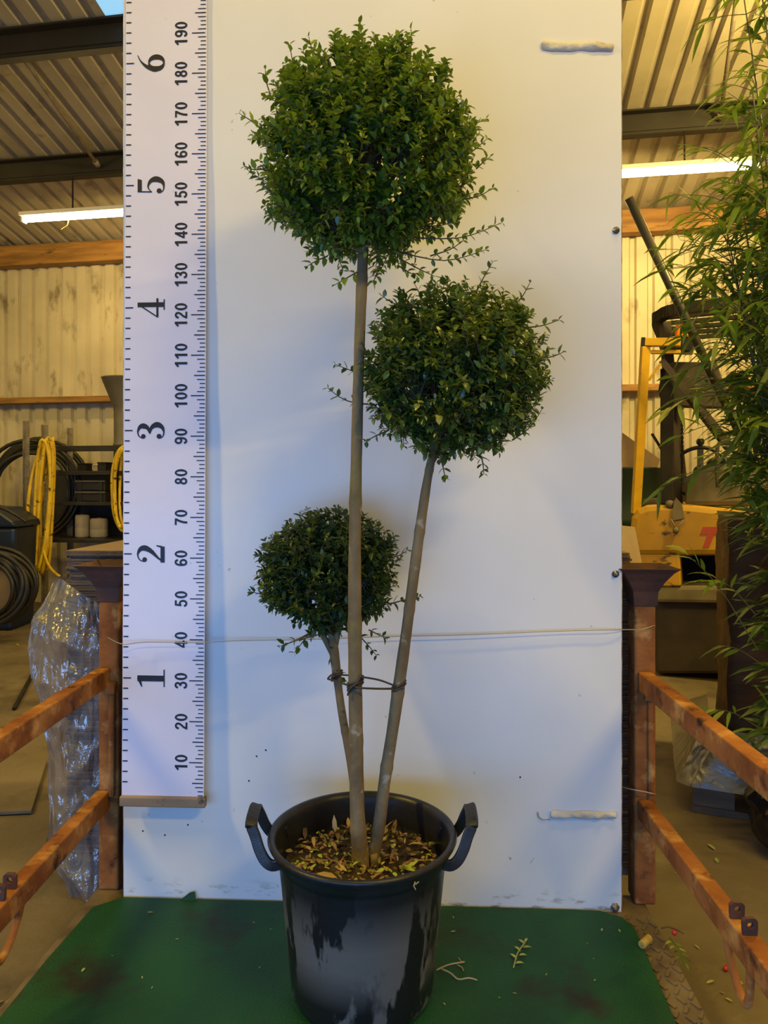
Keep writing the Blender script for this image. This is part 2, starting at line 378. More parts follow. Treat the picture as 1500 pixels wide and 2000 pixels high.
for nm, a in (('wall_left', -6.4), ('wall_right', 5.6)):
    mb = MB(); n = 40; vs = []
    mb.add([W(a, 0, FLOOR), W(a, TEND, FLOOR), W(a, TEND, roof_z(TEND)), W(a, 0, EAVE)], [(0, 1, 2, 3)])
    struct(nm, mb, M['wall'])
# purlins: folded steel, web plus two flanges
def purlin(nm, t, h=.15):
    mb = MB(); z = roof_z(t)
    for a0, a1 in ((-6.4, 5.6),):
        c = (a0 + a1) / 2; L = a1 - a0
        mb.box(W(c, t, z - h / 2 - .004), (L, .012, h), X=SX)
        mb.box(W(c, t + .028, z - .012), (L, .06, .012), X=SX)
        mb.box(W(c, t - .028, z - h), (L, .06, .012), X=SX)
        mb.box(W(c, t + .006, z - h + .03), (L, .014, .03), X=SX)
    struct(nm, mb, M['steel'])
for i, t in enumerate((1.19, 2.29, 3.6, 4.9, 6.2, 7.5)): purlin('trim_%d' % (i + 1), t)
mb = MB(); mb.bar(W(-6.4, .07, EAVE - .10), W(5.6, .07, EAVE - .10), .11, .19); struct('trim_7', mb, M['timber'], bevel=.006)
mb = MB(); mb.bar(W(-6.4, .065, 1.845), W(5.6, .065, 1.845), .12, .055); struct('trim_8', mb, M['timber'], bevel=.004)
# bracing rods between the purlins
for i, (p, q, tp, tq) in enumerate((((28, 127), (196, 330), 2.29, 1.19), ((1446, 40), (1404, 224), 2.25, 1.19))):
    a0 = shed_a(p[0], tp); a1 = shed_a(q[0], tq)
    P0 = W(a0, tp - .02, roof_z(tp) - .09); P1 = W(a1, tq + .03, roof_z(tq) - .10)
    mb = MB(); mb.tube([P0, P1], .013, 8); mb.tube([P1 - (P1 - P0).normalized() * .05, P1], .022, 8)
    struct('trim_%d' % (9 + i), mb, M['slot'])

# ================================================================ STILLAGE, MAT, BOARD
st = thing('stillage', 'rusty red-brown steel stillage frame with side rails around the green mat', 'stillage', B(0, FLOOR, .5))
mb = MB(); mb.prism([B(-.708, 0, -.075), B(.672, 0, -.075) , B(.672, 0, 1.35), B(-.708, 0, 1.35)], (0, 0, FLOOR)); 
# raised lozenges of the chequer plate along the bare right-hand strip
for r in range(52):
    for k in range(3):
        c = B(.615 + .024 * k, .0015, .02 + r * .026 + (.013 if k % 2 else 0))
        d = (BX if (r + k) % 2 else -BX) * .5 + BN * .8; d.normalize()
        mb.box(c, (.021, .007, .003), X=d)
mesh_obj('base_plate', mb, M['plate'], st)['label'] = 'worn chequer plate base'
def post(px, Y, flip):
    x = (px - 750) / F * Y; c = Vector((x, Y, 0)); H = .77
    mb = MB(); mb.box(c + Vector((0, 0, H / 2)), (.052, .06, H), X=BX)
    p = mesh_obj('post', mb, M['rust'], st, bevel=.006)
    mb = MB(); z0, z1 = .775, .908 - .085 + .095
    z0, z1 = .785, .835
    # flared square cup with a folded lip
    vs = []
    for (hw, hd, z) in ((.028, .032, .735), (.031, .035, .772), (.044, .046, .797), (.061, .060, .820), (.074, .072, .831), (.071, .069, .832), (.058, .057, .820), (.024, .028, .785)):
        for sx, sy in ((-1, -1), (1, -1), (1, 1), (-1, 1)): vs.append(c + BX * (hw * sx) - BN * (hd * sy) + Vector((0, 0, z)))
    fs = []
    for i in range(7):
        for k in range(4): l = (k + 1) % 4; fs.append((i * 4 + k, i * 4 + l, i * 4 + 4 + l, i * 4 + 4 + k))
    fs += [(3, 2, 1, 0), (28, 29, 30, 31)]
    mb.add(vs, fs); child_of_child('stacking_cup', mb, M['rustdark'], p, bevel=.003)
    return c
pr_ = post(1253, 1.775, 0); pl_ = post(221, 1.84, 1)
def ru(side, w_): return .668 + .025 * w_ if side > 0 else -.687 + .038 * w_
def rail(side, zt, nm='rail'):
    p = B(ru(side, -.03), zt - .023, -.03); q = B(ru(side, 1.36), zt - .023, 1.36)
    mb = MB(); mb.bar(p, q, .034, .046)
    return mesh_obj(nm, mb, M['rust'], st, bevel=.003)
for sd in (1, -1):
    rail(sd, .576 if sd > 0 else .568); zr = .262 if sd > 0 else .256; lo = rail(sd, zr)
    for w_ in ((.449, .4955) if sd > 0 else (.411, .450)):
        mb = MB(); c = B(ru(sd, w_), zr + .0145, w_); hw = .0128
        hole = [(.0052 * math.cos(a * math.pi / 6), .0052 * math.sin(a * math.pi / 6) + .003) for a in range(12)]
        out = []
        for k in range(12):
            a = math.atan2(hole[k][1] - .003, hole[k][0]); dx, dy = math.cos(a), math.sin(a)
            t = min(hw / max(abs(dx), 1e-6), (.0125 if dy > 0 else .020) / max(abs(dy), 1e-6)); out.append((dx * t, .003 + dy * t))
        vs = []
        for dn in (-.004, .004):
            vs += [c + BX * x + Vector((0, 0, z)) + BN * dn for x, z in out] + [c + BX * x + Vector((0, 0, z)) + BN * dn for x, z in hole]
        fs = []
        for k in range(12):
            l = (k + 1) % 12
            fs += [(k, l, 12 + l, 12 + k), (24 + k, 36 + k, 36 + l, 24 + l), (k, 24 + k, 24 + l, l), (12 + k, 12 + l, 36 + l, 36 + k)]
        mb.add(vs, fs); child_of_child('lug', mb, M['rustdark'], lo, bevel=.001)
    w0 = .415 if sd > 0 else .375
    mb = MB(); pts = [B(ru(sd, w0) - .004 * sd, z, w0 + dw) for z, dw in ((zr - .04, 0), (.19, .012), (.165, .032), (.148, .055), (.142, .072), (.147, .086), (.17, .094), (zr - .04, .098))]
    mb.tube([Vector(p) for p in cr(pts, 5)], .0075, 8); child_of_child('hoop', mb, M['rust'], lo)
# slim tube in front of the right post
mb = MB(); c = at(1270, 1400, 1.745); mb.tube([Vector((c.x, c.y, .245)), Vector((c.x, c.y, .53))], .0085, 8)
mb.box(Vector((c.x - .004, c.y - .004, .52)), (.024, .02, .026), X=BX)
mesh_obj('locking_pin', mb, M['rust'], st, bevel=.001)
c = at(218, 1400, 1.80)
mb = MB(); mb.tube([Vector((c.x, c.y, .245)), Vector((c.x, c.y, .53))], .0085, 8)
mb.box(Vector((c.x, c.y - .004, .52)), (.024, .02, .026), X=BX)
mesh_obj('locking_pin', mb, M['rust'], st, bevel=.001)

# green mat
mb = MB()
outl = [(-.705, 1.30), (-.690, .25), (-.678, .05), (-.62, .006), (.49, .004), (.55, .006), (.597, .03), (.614, .075), (.602, .45), (.598, 1.30)]
outl = outl[::-1]
mb.prism([B(u, .003, w_) for u, w_ in outl], (0, 0, .005))
mb.add([B(-.475, .008, .014), B(-.435, .008, .012), B(-.44, .026, .006), B(-.452, .024, .008)], [(0, 1, 2, 3), (3, 2, 1, 0)])
gm = tag(mesh_obj('rubber_mat', mb, M['mat'], bevel=.002), 'dark green rubber mat with dirt patches under the black pot', 'mat')

# white board
uL, _ = board_uv(241, 1000); uR, _ = board_uv(1214, 1000)
BW = uR - uL; UC = (uL + uR) / 2
bd = thing('backing_board', 'tall plain white board standing upright behind the potted tree', 'board', B(UC, .0))
mb = MB(); mb.box(B(UC, .0005 + 1.22, -.004), (BW, .007, 2.44), X=BX, Y=-BN)
mesh_obj('panel', mb, M['board'], bd, bevel=.001)
for s_ in (-1, 1):
    mb = MB()
    pts = [B(UC + s_ * (BW / 2 - .0005), 0.004 + 2.42 * i / 60, -.0045) for i in range(61)]
    mb.tube(pts, [.0036 + .0010 * nz(p, 30, 4) for p in pts], 5)
    mesh_obj('edge_trim', mb, M['boardedge'], bd)['label'] = 'chipped raw edges of the board'
for (px, py, r) in ((1203, 450, .0085), (1202, 1121, .0085), (1201, 1776, .011)):
    u, v = board_uv(px, py); v = max(v, .013); mb = MB()
    mb.lathe([(r, 0), (r, .002), (r * .55, .0021), (r * .52, .006), (r * .38, .0075), (r * .18, .0078)], B(u, v, 0), 6 if py > 1700 else 18, axis=BN)
    mb.lathe([(r * .34, 0), (r * .34, .0105), (r * .2, .012)], B(u, v, 0), 12, axis=BN)
    mesh_obj('bolt', mb, M['bolt'], bd)
def tape(px0, py0, px1, py1, h, seed, lump=.004):
    u0, v0 = board_uv(px0, py0); u1, v1 = board_uv(px1, py1); mb = MB()
    def fn(s_, t):
        u = u0 + (u1 - u0) * s_; v = v0 + (v1 - v0) * s_
        hh = h * (1 + .22 * nz((s_ * 6, 0, 0), 1, seed)) * (1 - .25 * (s_ < .02))
        th = t * math.pi
        return B(u + .002 * nz((t * 3, s_, 0), 2, seed), v + math.cos(th) * hh / 2 + .003 * nz((s_ * 5, t, 0), 1, seed + 3), .0006 + math.sin(th) * (lump + lump * .8 * nz((s_ * 9, t * 2, 0), 1, seed + 9)))
    mb.grid(fn, 40, 8); return mesh_obj('tape_strip', mb, M['tape'], bd)
tape(1058, 90, 1197, 93, .022, 2, .006)['label'] = 'white tape strip near the top right of the board'
tape(1075, 1590, 1202, 1592, .017, 5, .008)['label'] = 'lumpy stained white tape strip near the bottom right of the board'
# torn scrap of bare tape residue, small drilled holes
mb = MB(); u, v = board_uv(1050, 1592)
mb.tube([B(u, v + .008, .0015), B(u + .003, v - .004, .002), B(u + .012, v - .010, .0015), B(u + .03, v - .010, .001)], [.0016, .0014, .001, .0006], 6); mesh_obj('tape_residue', mb, M['root'], bd)
for px, py in ((279, 1623), (322, 1631), (367, 1611), (486, 1525), (501, 1477), (519, 1465), (1016, 1518)):
    mb = MB(); u, v = board_uv(px, py); mb.lathe([(.0022, 0), (.0020, .0004)], B(u, v, 0), 10, axis=BN); mesh_obj('drill_hole', mb, M['ink'], bd)

# ---------------------------------------------------------------- height chart
def cw(v): return .006 + .024 * max(0, min(1, (2.05 - v) / 1.8)) ** 1.3      # stand-off of the hanging sheet from the board
def chart_w(u, v): return cw(v) + .0016 * nz((u * 4, v * 3, 0), 1, 3) + .0012 * math.sin(v * 21 + u * 9) * .4
uA, _ = board_uv(241.5, 900, .018); uZ, _ = board_uv(401, 900, .018)
def v_of(py):
    v = 1.0
    for _ in range(6): _, v = board_uv(395, py, cw(v))
    return v
def u_of(px, v): return board_uv(px, 1000, cw(v))[0]
V10, V190 = v_of(1490), v_of(64)
def vcm(c): return V10 + (V190 - V10) * (c - 10) / 180
vb = v_of(1560); vt = v_of(-60)
ch = thing('height_chart', 'long white height chart with black feet and centimetre numerals on the board left', 'height chart', B((uA + uZ) / 2, vb, .02))
mb = MB(); mb.grid(lambda s_, t: B(uA + (uZ - uA) * s_, vb + (vt - vb) * t, chart_w(uA + (uZ - uA) * s_, vb + (vt - vb) * t)), 10, 120); mesh_obj('sheet', mb, M['chart'], ch)
mb = MB(); zb = v_of(1566); mb.box(B((uA + uZ) / 2 + .0015, zb, cw(zb) + .001), ((uZ - uA) + .008, .018, .0245), X=BX, Y=-BN); mesh_obj('batten', mb, M['batten'], ch, bevel=.003)
def ink(mbx, quads):
    for q in quads:
        mbx.add([B(u, v, chart_w(u, v) + .0007) for u, v in q], [tuple(range(len(q)))])
def rect(mbx, u0, u1, v, th): ink(mbx, [[(u0, v - th / 2), (u1, v - th / 2), (u1, v + th / 2), (u0, v + th / 2)]])
mb = MB(); pxm = (uZ - uA) / 160.0
for c in range(1, 199):
    k = c % 5; dd = min(k, 5 - k)
    L = 26 if c % 10 == 0 else {0: 20, 1: 6, 2: 10, 3: 13}.get(dd, 6)
    if dd == 0 and c % 10: L = 20
    elif dd: L = {1: 14, 2: 9}[dd]
    v = vcm(c)
    if v > vt - .01: continue
    rect(mb, uZ - (L + 3) * pxm, uZ - (1.5 if c % 10 else 3) * pxm, v, .0022 if c % 5 else .0026)
for i in range(1, 79):
    v = vcm(i * 2.54)
    if v > vt - .01 or v < vb + .02: continue
    L = 17 if i % 12 == 0 else 11.5
    rect(mb, uA + 1.5 * pxm, uA + L * pxm, v, .0031)
mesh_obj('tick_marks', mb, M['ink'], ch)
# numerals drawn as ribbons of varying width; x along reading direction, y up, unit height
def ribbon(pts, wd):
    out = []; n = len(pts)
    nr = []
    for i in range(n):
        a = pts[max(i - 1, 0)]; b = pts[min(i + 1, n - 1)]; dx, dy = b[0] - a[0], b[1] - a[1]; l = math.hypot(dx, dy) or 1
        nr.append((-dy / l, dx / l))
    for i in range(n - 1):
        w0, w1 = wd[i] / 2, wd[i + 1] / 2
        out.append([(pts[i][0] - nr[i][0] * w0, pts[i][1] - nr[i][1] * w0), (pts[i + 1][0] - nr[i + 1][0] * w1, pts[i + 1][1] - nr[i + 1][1] * w1),
                    (pts[i + 1][0] + nr[i + 1][0] * w1, pts[i + 1][1] + nr[i + 1][1] * w1), (pts[i][0] + nr[i][0] * w0, pts[i][1] + nr[i][1] * w0)])
    return out
def curve(pts, wd, k=6):
    if not isinstance(wd, (list, tuple)): wd = [wd] * len(pts)
    q = cr([(p[0], p[1], w_) for p, w_ in zip(pts, wd)], k)
    return ribbon([(a, b) for a, b, _ in q], [c for _, _, c in q])
def line(a, b, w0, w1=None): return ribbon([a, b], [w0, w1 if w1 is not None else w0])
def ring(cx, cy, rx, ry, w0, w1=None):
    w1 = w0 if w1 is None else w1
    pts = [(cx + rx * math.cos(2 * math.pi * i / 28), cy + ry * math.sin(2 * math.pi * i / 28)) for i in range(29)]
    wd = [w1 + (w0 - w1) * abs(math.cos(2 * math.pi * i / 28)) ** 1.3 for i in range(29)]
    n = len(pts); out = []
    for i in range(n - 1):
        def off(j, s_):
            a = 2 * math.pi * j / 28; return (pts[j][0] + s_ * wd[j] / 2 * math.cos(a), pts[j][1] + s_ * wd[j] / 2 * math.sin(a))
        out.append([off(i, -1), off(i, 1), off(i + 1, 1), off(i + 1, -1)])
    return out
def dot(cx, cy, r): return [[(cx + r * math.cos(2 * math.pi * i / 16), cy + r * math.sin(2 * math.pi * i / 16)) for i in range(16)]]
T = .155
SANS = {
 '0': ring(.28, .5, .19, .425, .17, .15),
 '1': line((.33, 0), (.33, 1), .18) + line((.06, .72), (.33, .94), .15),
 '2': curve([(.09, .68), (.13, .84), (.28, .92), (.43, .84), (.45, .68), (.36, .5), (.2, .32), (.10, .10)], T) + line((.02, .075), (.54, .075), .15),
 '3': curve([(.08, .73), (.14, .87), (.27, .925), (.41, .86), (.43, .72), (.37, .60), (.22, .545)], T) + curve([(.22, .545), (.40, .49), (.465, .32), (.42, .15), (.27, .075), (.13, .13), (.065, .28)], T),
 '4': line((.39, 0), (.39, 1), .165) + line((.40, .97), (.06, .31), .14) + line((0, .285), (.56, .285), .145),
 '5': line((.12, .915), (.50, .915), .15) + line((.17, .96), (.115, .48), .145) + curve([(.10, .50), (.25, .60), (.41, .52), (.465, .34), (.41, .15), (.27, .075), (.13, .13), (.055, .27)], T),
 '6': curve([(.47, .74), (.41, .88), (.29, .925), (.15, .83), (.09, .6), (.09, .36)], T) + ring(.285, .305, .19, .23, .155),
 '7': line((.03, .915), (.54, .915), .15) + curve([(.47, .88), (.34, .62), (.25, .3), (.225, 0)], .165),
 '8': ring(.28, .73, .155, .195, .15) + ring(.28, .29, .19, .215, .155),
}
SANS['9'] = [[(.56 - x, 1 - y) for x, y in q] for q in SANS['6']]
SERIF = {
 '1': line((.36, .02), (.36, .98), .21) + line((.06, .02), (.68, .02), .045) + [[(.06, .80), (.06, .84), (.36, 1.0), (.36, .86)]],
 '2': dot(.165, .72, .085) + curve([(.085, .72), (.16, .90), (.34, .97), (.53, .88), (.58, .71), (.46, .48), (.24, .25), (.09, .06)], [.03, .04, .06, .15, .20, .15, .08, .05]) + line((.06, .075), (.64, .075), .15) + [[(.58, .08), (.66, .10), (.69, .30), (.65, .30)]],
 '3': dot(.155, .77, .085) + dot(.155, .20, .09) + curve([(.075, .77), (.16, .92), (.32, .97), (.49, .89), (.53, .76), (.45, .61), (.25, .54)], [.03, .04, .06, .14, .19, .13, .03]) + curve([(.25, .53), (.47, .47), (.575, .28), (.49, .10), (.31, .03), (.15, .07), (.07, .20)], [.03, .13, .20, .14, .06, .04, .03]),
 '4': line((.47, 0), (.47, .98), .17) + line((.28, .02), (.66, .02), .045) + line((.50, .98), (.03, .27), .045) + line((.01, .265), (.70, .265), .075),
 '5': [[(.12, .83), (.56, .83), (.60, .98), (.12, .98)]] + line((.135, .97), (.12, .46), .045) + curve([(.12, .48), (.29, .60), (.50, .52), (.58, .32), (.49, .10), (.31, .03), (.15, .07), (.07, .19)], [.03, .05, .13, .21, .15, .06, .04, .03]) + dot(.155, .20, .09),
 '6': curve([(.66, .985), (.44, .87), (.24, .66), (.14, .40), (.15, .28)], [.02, .05, .12, .19, .20]) + ring(.36, .30, .215, .27, .19, .06),
}
def put(mbx, quads, u0, v0, h, sx=1.0):
    ink(mbx, [[(u0 - y * h, v0 + x * h * sx) for x, y in q] for q in quads])
hc = 24.5 * pxm
for c in range(10, 200, 10):
    mbc = MB(); s_ = str(c); v = vcm(c); px = 364 + 7 * (1 if c > 60 else .6) * 0
    base = u_of(366, v); adv = .66 * hc; tot = adv * len(s_) - .06 * hc
    for i, d in enumerate(s_): put(mbc, SANS[d], base, v - tot / 2 + i * adv, hc, 1.02)
    mesh_obj('centimetre_numeral', mbc, M['ink'], ch)
hf = 54.5 * pxm
for n_ in range(1, 7):
    mbf = MB(); v = vcm(n_ * 30.48); put(mbf, SERIF[str(n_)], u_of(322, v), v - .36 * hf, hf, .98)
    mesh_obj('feet_numeral', mbf, M['ink'], ch)

# ---------------------------------------------------------------- wires
def wire(pts, r, label):
    mb = MB(); mb.tube([Vector(p) for p in cr(pts, 6)], r, 6); return tag(mesh_obj('binding_wire', mb, M['wire'], origin=pts[len(pts) // 2]), label, 'wire')
def bw(px, py, wd): u, v = board_uv(px, py, wd); return B(u, v, wd)
L0 = pl_; 
wire([at(210, 1245, 1.79), at(240, 1258, 1.725), bw(285, 1254, .041), bw(390, 1255, .036), bw(470, 1251, .022), bw(600, 1249, .016), bw(760, 1243, .014), bw(900, 1240, .013), bw(1100, 1232, .011), bw(1205, 1230, .008), at(1252, 1229, 1.735), at(1277, 1222, 1.742), at(1279, 1224, 1.80)], .0013, 'thin pale wire stretched across the white board between the rusty posts')
wire([at(1216, 1538, 1.76), at(1240, 1543, 1.735), at(1262, 1547, 1.73), at(1279, 1551, 1.735), at(1281, 1551, 1.79)], .0014, 'short bent wire round the right rusty post above the lower rail')

# ================================================================ POTTED TREE
PC = Vector((at(708, 1632, 1.45).x, 1.45, 0.008))
pt = thing('potted_topiary_tree', 'three-ball topiary tree in a large black plastic pot on the green mat', 'potted tree', PC)
mb = MB()
RR = .192; PH = .316
prof = [(.132, 0), (.139, .004), (.1445, .018), (.150, .08), (.157, .15), (.164, .22), (.1695, .272), (.171, .280), (.1765, .284), (.180, .292), (.1845, .304), (.190, .310), (.192, .3145), (.1905, .319), (.184, .3205), (.178, .317), (.1745, .309), (.1715, .295), (.166, .26), (.161, .22)]
mb.lathe(prof, PC, 96, capt=True)
pot = mesh_obj('pot', mb, M['pot'], pt)
for sgn in (-1, 1):
    # two arms leave the rim and carry a flat grip that stands up and out
    mb = MB()
    ax = Vector((1, -.06 * sgn, 0)).normalized() * sgn; tn = Vector((0, 0, 1)).cross(ax)
    def P_(o, t, z): return PC + ax * o + tn * t + Vector((0, 0, z))
    for q in (-1, 1):
        arm = cr([(.157, .063, .292), (.176, .061, .286), (.191, .057, .294), (.203, .052, .314), (.211, .047, .336), (.219, .044, .354)], 5)
        pts = [P_(o, t * q, z) for o, t, z in arm]
        for i in range(len(pts) - 1):
            a, b = pts[i], pts[i + 1]; d = (b - a).normalized(); sd = d.cross(tn).normalized()
            mb.box((a + b) / 2, ((b - a).length + .004, .009, .021), X=d, Y=tn, Z=sd)
    gr = [Vector(p) for p in cr([P_(.219, -.046, .355), P_(.2205, -.03, .359), P_(.221, 0, .360), P_(.2205, .03, .359), P_(.219, .046, .355)], 4)]
    for i in range(len(gr) - 1):
        a, b = gr[i], gr[i + 1]; d = (b - a).normalized(); sd = (ax + Vector((0, 0, .3))).normalized()
        mb.box((a + b) / 2, ((b - a).length + .002, .024, .010), X=d, Y=sd - d * sd.dot(d), Z=d.cross(sd))
    child_of_child('handle', mb, M['pot'], pot, bevel=.0025)
SZ = PC.z + .252
mb = MB(); NS = 40
def soilf(s_, t):
    a = 2 * math.pi * s_; r = .160 * t; x, y = r * math.cos(a), r * math.sin(a)
    return PC + Vector((x, y, .250 + .010 * nz((x, y, 0), 26, 2) + .010 * nz((x, y, 0), 70, 5) + .010 * (1 - t)))
mb.grid(soilf, 72, 26); mesh_obj('soil', mb, M['soil'], pt)
def add_leaf(mbx, base, d, up, L, Wd, curl=.18, fold=.25):
    d = d.normalized(); sd = d.cross(up)
    if sd.length < 1e-4: sd = d.orthogonal()
    sd.normalize(); n = sd.cross(d)
    vs = [base]
    for t, wf in ((.30, .9), (.66, .82)):
        c = base + d * (L * t) - n * (curl * L * t * t); o = sd * (Wd * .5 * wf); f_ = n * (Wd * fold * wf)
        vs += [c - o + f_, c, c + o + f_]
    vs.append(base + d * (L * .98) - n * (curl * L))
    mbx.add(vs, [(0, 2, 1), (0, 3, 2), (1, 2, 5, 4), (2, 3, 6, 5), (4, 5, 7), (5, 6, 7)], True)
rng = random.Random(11)
def rdir(zmin=-1, zmax=1):
    z = rng.uniform(zmin, zmax); a = rng.uniform(0, 2 * math.pi); r = math.sqrt(1 - z * z); return Vector((r * math.cos(a), r * math.sin(a), z))
mb = MB()
for i in range(520):
    a = rng.uniform(0, 6.283); r = .150 * math.sqrt(rng.random()); d = rdir(-.25, .35)
    p = PC + Vector((r * math.cos(a), r * math.sin(a), .258 + .010 * rng.random()))
    big = rng.random() < .13
    add_leaf(mb, p, d, (Vector((0, 0, 1)) + rdir() * .6), rng.uniform(.028, .046) if big else rng.uniform(.007, .02), rng.uniform(.008, .014) if big else rng.uniform(.004, .010), rng.uniform(-.2, .4), .2)
mesh_obj('leaf_litter', mb, M['litter'], pt)
mb = MB()   # the upright dry leaf and a few sticks
add_leaf(mb, at(655, 1625, 1.47), Vector((-.1, 0, 1)), Vector((0, -1, 0)), .034, .011)
mesh_obj('dry_leaf', mb, M['litter'], pt)
for px, py, qx, qy in ((590, 1645, 625, 1637), (800, 1640, 845, 1650), (770, 1680, 775, 1695), (610, 1625, 640, 1632)):
    a = at(px, py, 1.44); b = at(qx, qy, 1.44)
    a.z = b.z = SZ + .012; mb = MB(); mb.tube([a, b], .0015, 5); mesh_obj('stick', mb, M['litter'], pt)

# trunks: pixel column, pixel row, thickness in pixels, depth
def trunk(pts, name='trunk', bumps=None):
    P3 = [(*at(px, py, Y), wd * 1.03 / 2 / F * Y) for px, py, wd, Y in pts]
    q = cr(P3, 8); mb = MB()
    pp = [Vector(a[:3]) for a in q]; rr = [a[3] * (1 + .07 * nz(a, 22, 3) + (.10 if i % 13 == 0 else 0)) for i, a in enumerate(q)]
    mb.tube(pp, rr, 14); o = mesh_obj(name, mb, M['bark'], pt)
    return o, pp, mb
t1 = [(706, 1702, 40, 1.445), (703, 1660, 32, 1.445), (698, 1590, 29, 1.445), (696, 1480, 27, 1.445), (694, 1340, 27, 1.445), (693, 1200, 26, 1.445), (693, 1060, 24, 1.44), (696, 900, 22, 1.435), (700, 740, 21, 1.43), (704, 620, 21, 1.43), (708, 520, 21, 1.43), (712, 450, 19, 1.43), (716, 380, 15, 1.43), (722, 300, 10, 1.43), (728, 210, 6, 1.43)]
t2 = [(722, 1695, 28, 1.455), (733, 1655, 24, 1.458), (742, 1600, 24, 1.46), (752, 1520, 23, 1.465), (766, 1430, 23, 1.465), (779, 1340, 23, 1.465), (793, 1240, 21, 1.465), (806, 1140, 21, 1.465), (818, 1050, 20, 1.465), (831, 960, 18, 1.465), (841, 905, 16, 1.46), (853, 850, 13, 1.455), (868, 780, 9, 1.45), (880, 690, 5, 1.45)]
t3 = [(705, 1680, 22, 1.47), (698, 1600, 17, 1.48), (688, 1510, 15, 1.505), (677, 1445, 15, 1.525), (666, 1380, 15, 1.535), (657, 1310, 17, 1.545), (652, 1268, 19, 1.55), (648, 1235, 14, 1.555), (645, 1180, 9, 1.56), (648, 1110, 5, 1.565)]
o1, p1, mb1 = trunk(t1); o1['label'] = 'tallest straight trunk'
o2, p2, mb2 = trunk(t2); o2['label'] = 'right trunk leaning outwards'
o3, p3, mb3 = trunk(t3); o3['label'] = 'short thin left trunk'
# stub of an old cut stem at the base
mb = MB(); mb.tube([at(732, 1695, 1.435), at(731, 1676, 1.436), at(730, 1668, 1.437)], [.009, .008, .0075], 10); mesh_obj('trunk_stub', mb, M['bark'], pt)

def crown(cx, cy, rx, ry, Y, fork, nl, ntw, leafm, label, seed, sprigs, leafL, twl=(5, 11), extra=(), flat=.95):
    """branches run from the fork to the shell of the ball; leaves sit in pairs along the outer part of each twig"""
    g = random.Random(seed)
    C_ = at(cx, cy, Y); ax_, az = rx / F * Y, ry / F * Y; ay = (ax_ + az) / 2 * flat
    fk = at(*fork)
    lf = MB(); tw = MB()
    def shell(d, k): return C_ + Vector((d.x * ax_ * k, d.y * ay * k, d.z * az * k))
    def gd(zmin=-1.0):
        while True:
            z = g.uniform(zmin, 1); a = g.uniform(0, 6.2832); r = math.sqrt(1 - z * z); v = Vector((r * math.cos(a), r * math.sin(a), z)); return v
    limbs = []
    for i in range(nl):
        d = gd(-.75); e = shell(d, g.uniform(.5, .68)); m_ = fk.lerp(e, .5) + gd() * ax_ * .10 + Vector((0, 0, -.02 * ax_))
        st_ = fk + Vector((0, 0, g.uniform(0, .5) * az))
        q = [Vector(p) for p in cr([st_, m_, e], 5)]
        r0 = .0052 * ax_ / .24
        tw.tube(q, [r0 * (1 - .7 * j / (len(q) - 1)) for j in range(len(q))], 5, caps=False); limbs.append(q)
    def sprig(p0, p1, n0, L, up=.35, pitch=.0090, start=.35, big=1.0):
        d = p1 - p0; ln = d.length
        if ln < 1e-5: return
        m_ = p0.lerp(p1, .55) + gd() * ln * .07 - Vector((0, 0, ln * .04))
        q = [Vector(p) for p in cr([p0, m_, p1], 4)]
        tw.tube(q, [.0017 - .0011 * j / (len(q) - 1) for j in range(len(q))], 4, caps=False)
        n = max(3, int(ln * (1 - start) / pitch)); ang = g.uniform(0, 6.28)
        for j in range(n + 1):
            t = start + (1 - start) * j / n
            k = min(int(t * (len(q) - 1)), len(q) - 2); f = t * (len(q) - 1) - k
            b = q[k].lerp(q[k + 1], f); ax0 = (q[k + 1] - q[k]).normalized()
            ang += 1.7; o = ax0.orthogonal().normalized(); pr = ax0.cross(o)
            for sgn in (1, -1):
                sd = (o * math.cos(ang) + pr * math.sin(ang)) * sgn
                dr = ax0 * g.uniform(.35, .9) + sd + Vector((0, 0, g.uniform(-.05, up)))
                upv = Vector((g.uniform(-.45, .45), g.uniform(-.6, .3), 1)) 
                s_ = L * big * g.uniform(.65, 1.15) * (1 - .35 * (t > .9))
                add_leaf(lf, b, dr, upv, s_, s_ * g.uniform(.50, .62), g.uniform(.05, .3), g.uniform(.1, .28))
    for i in range(ntw):
        d = gd(-1.0)
        lump = 1 + .085 * nz(d, 2.6, seed) + .05 * nz(d, 6, seed + 2)
        k = lump * (g.uniform(.80, 1.0) if g.random() < .82 else g.uniform(.5, .8))
        if d.z < -.55: 
            if g.random() < .35: continue
            k *= .93
        e = shell(d, k)
        lq = min(limbs, key=lambda l: (l[-1] - e).length_squared + g.random() * .004)
        s0 = lq[g.randint(len(lq) // 2, len(lq) - 1)]
        if (e - s0).length > .16: s0 = e.lerp(s0, .16 / (e - s0).length)
        bend = Vector((0, 0, .014 * ax_ / .24)) if d.z > -.3 else Vector((0, 0, .0))
        sprig(s0, e + bend, 0, leafL, start=.30)
    for (px, py, qx, qy, dY) in sprigs:       # shoots that stick out of the ball, as seen in the photograph
        a = at(px, py, Y + dY); b = at(qx, qy, Y + dY); sprig(a, b, 0, leafL * .95, start=.15, pitch=.0135)
    co = mesh_obj('crown', lf, leafm, pt); co['label'] = label
    child_of_child('twigs', tw, M['twig'], co)
    return co
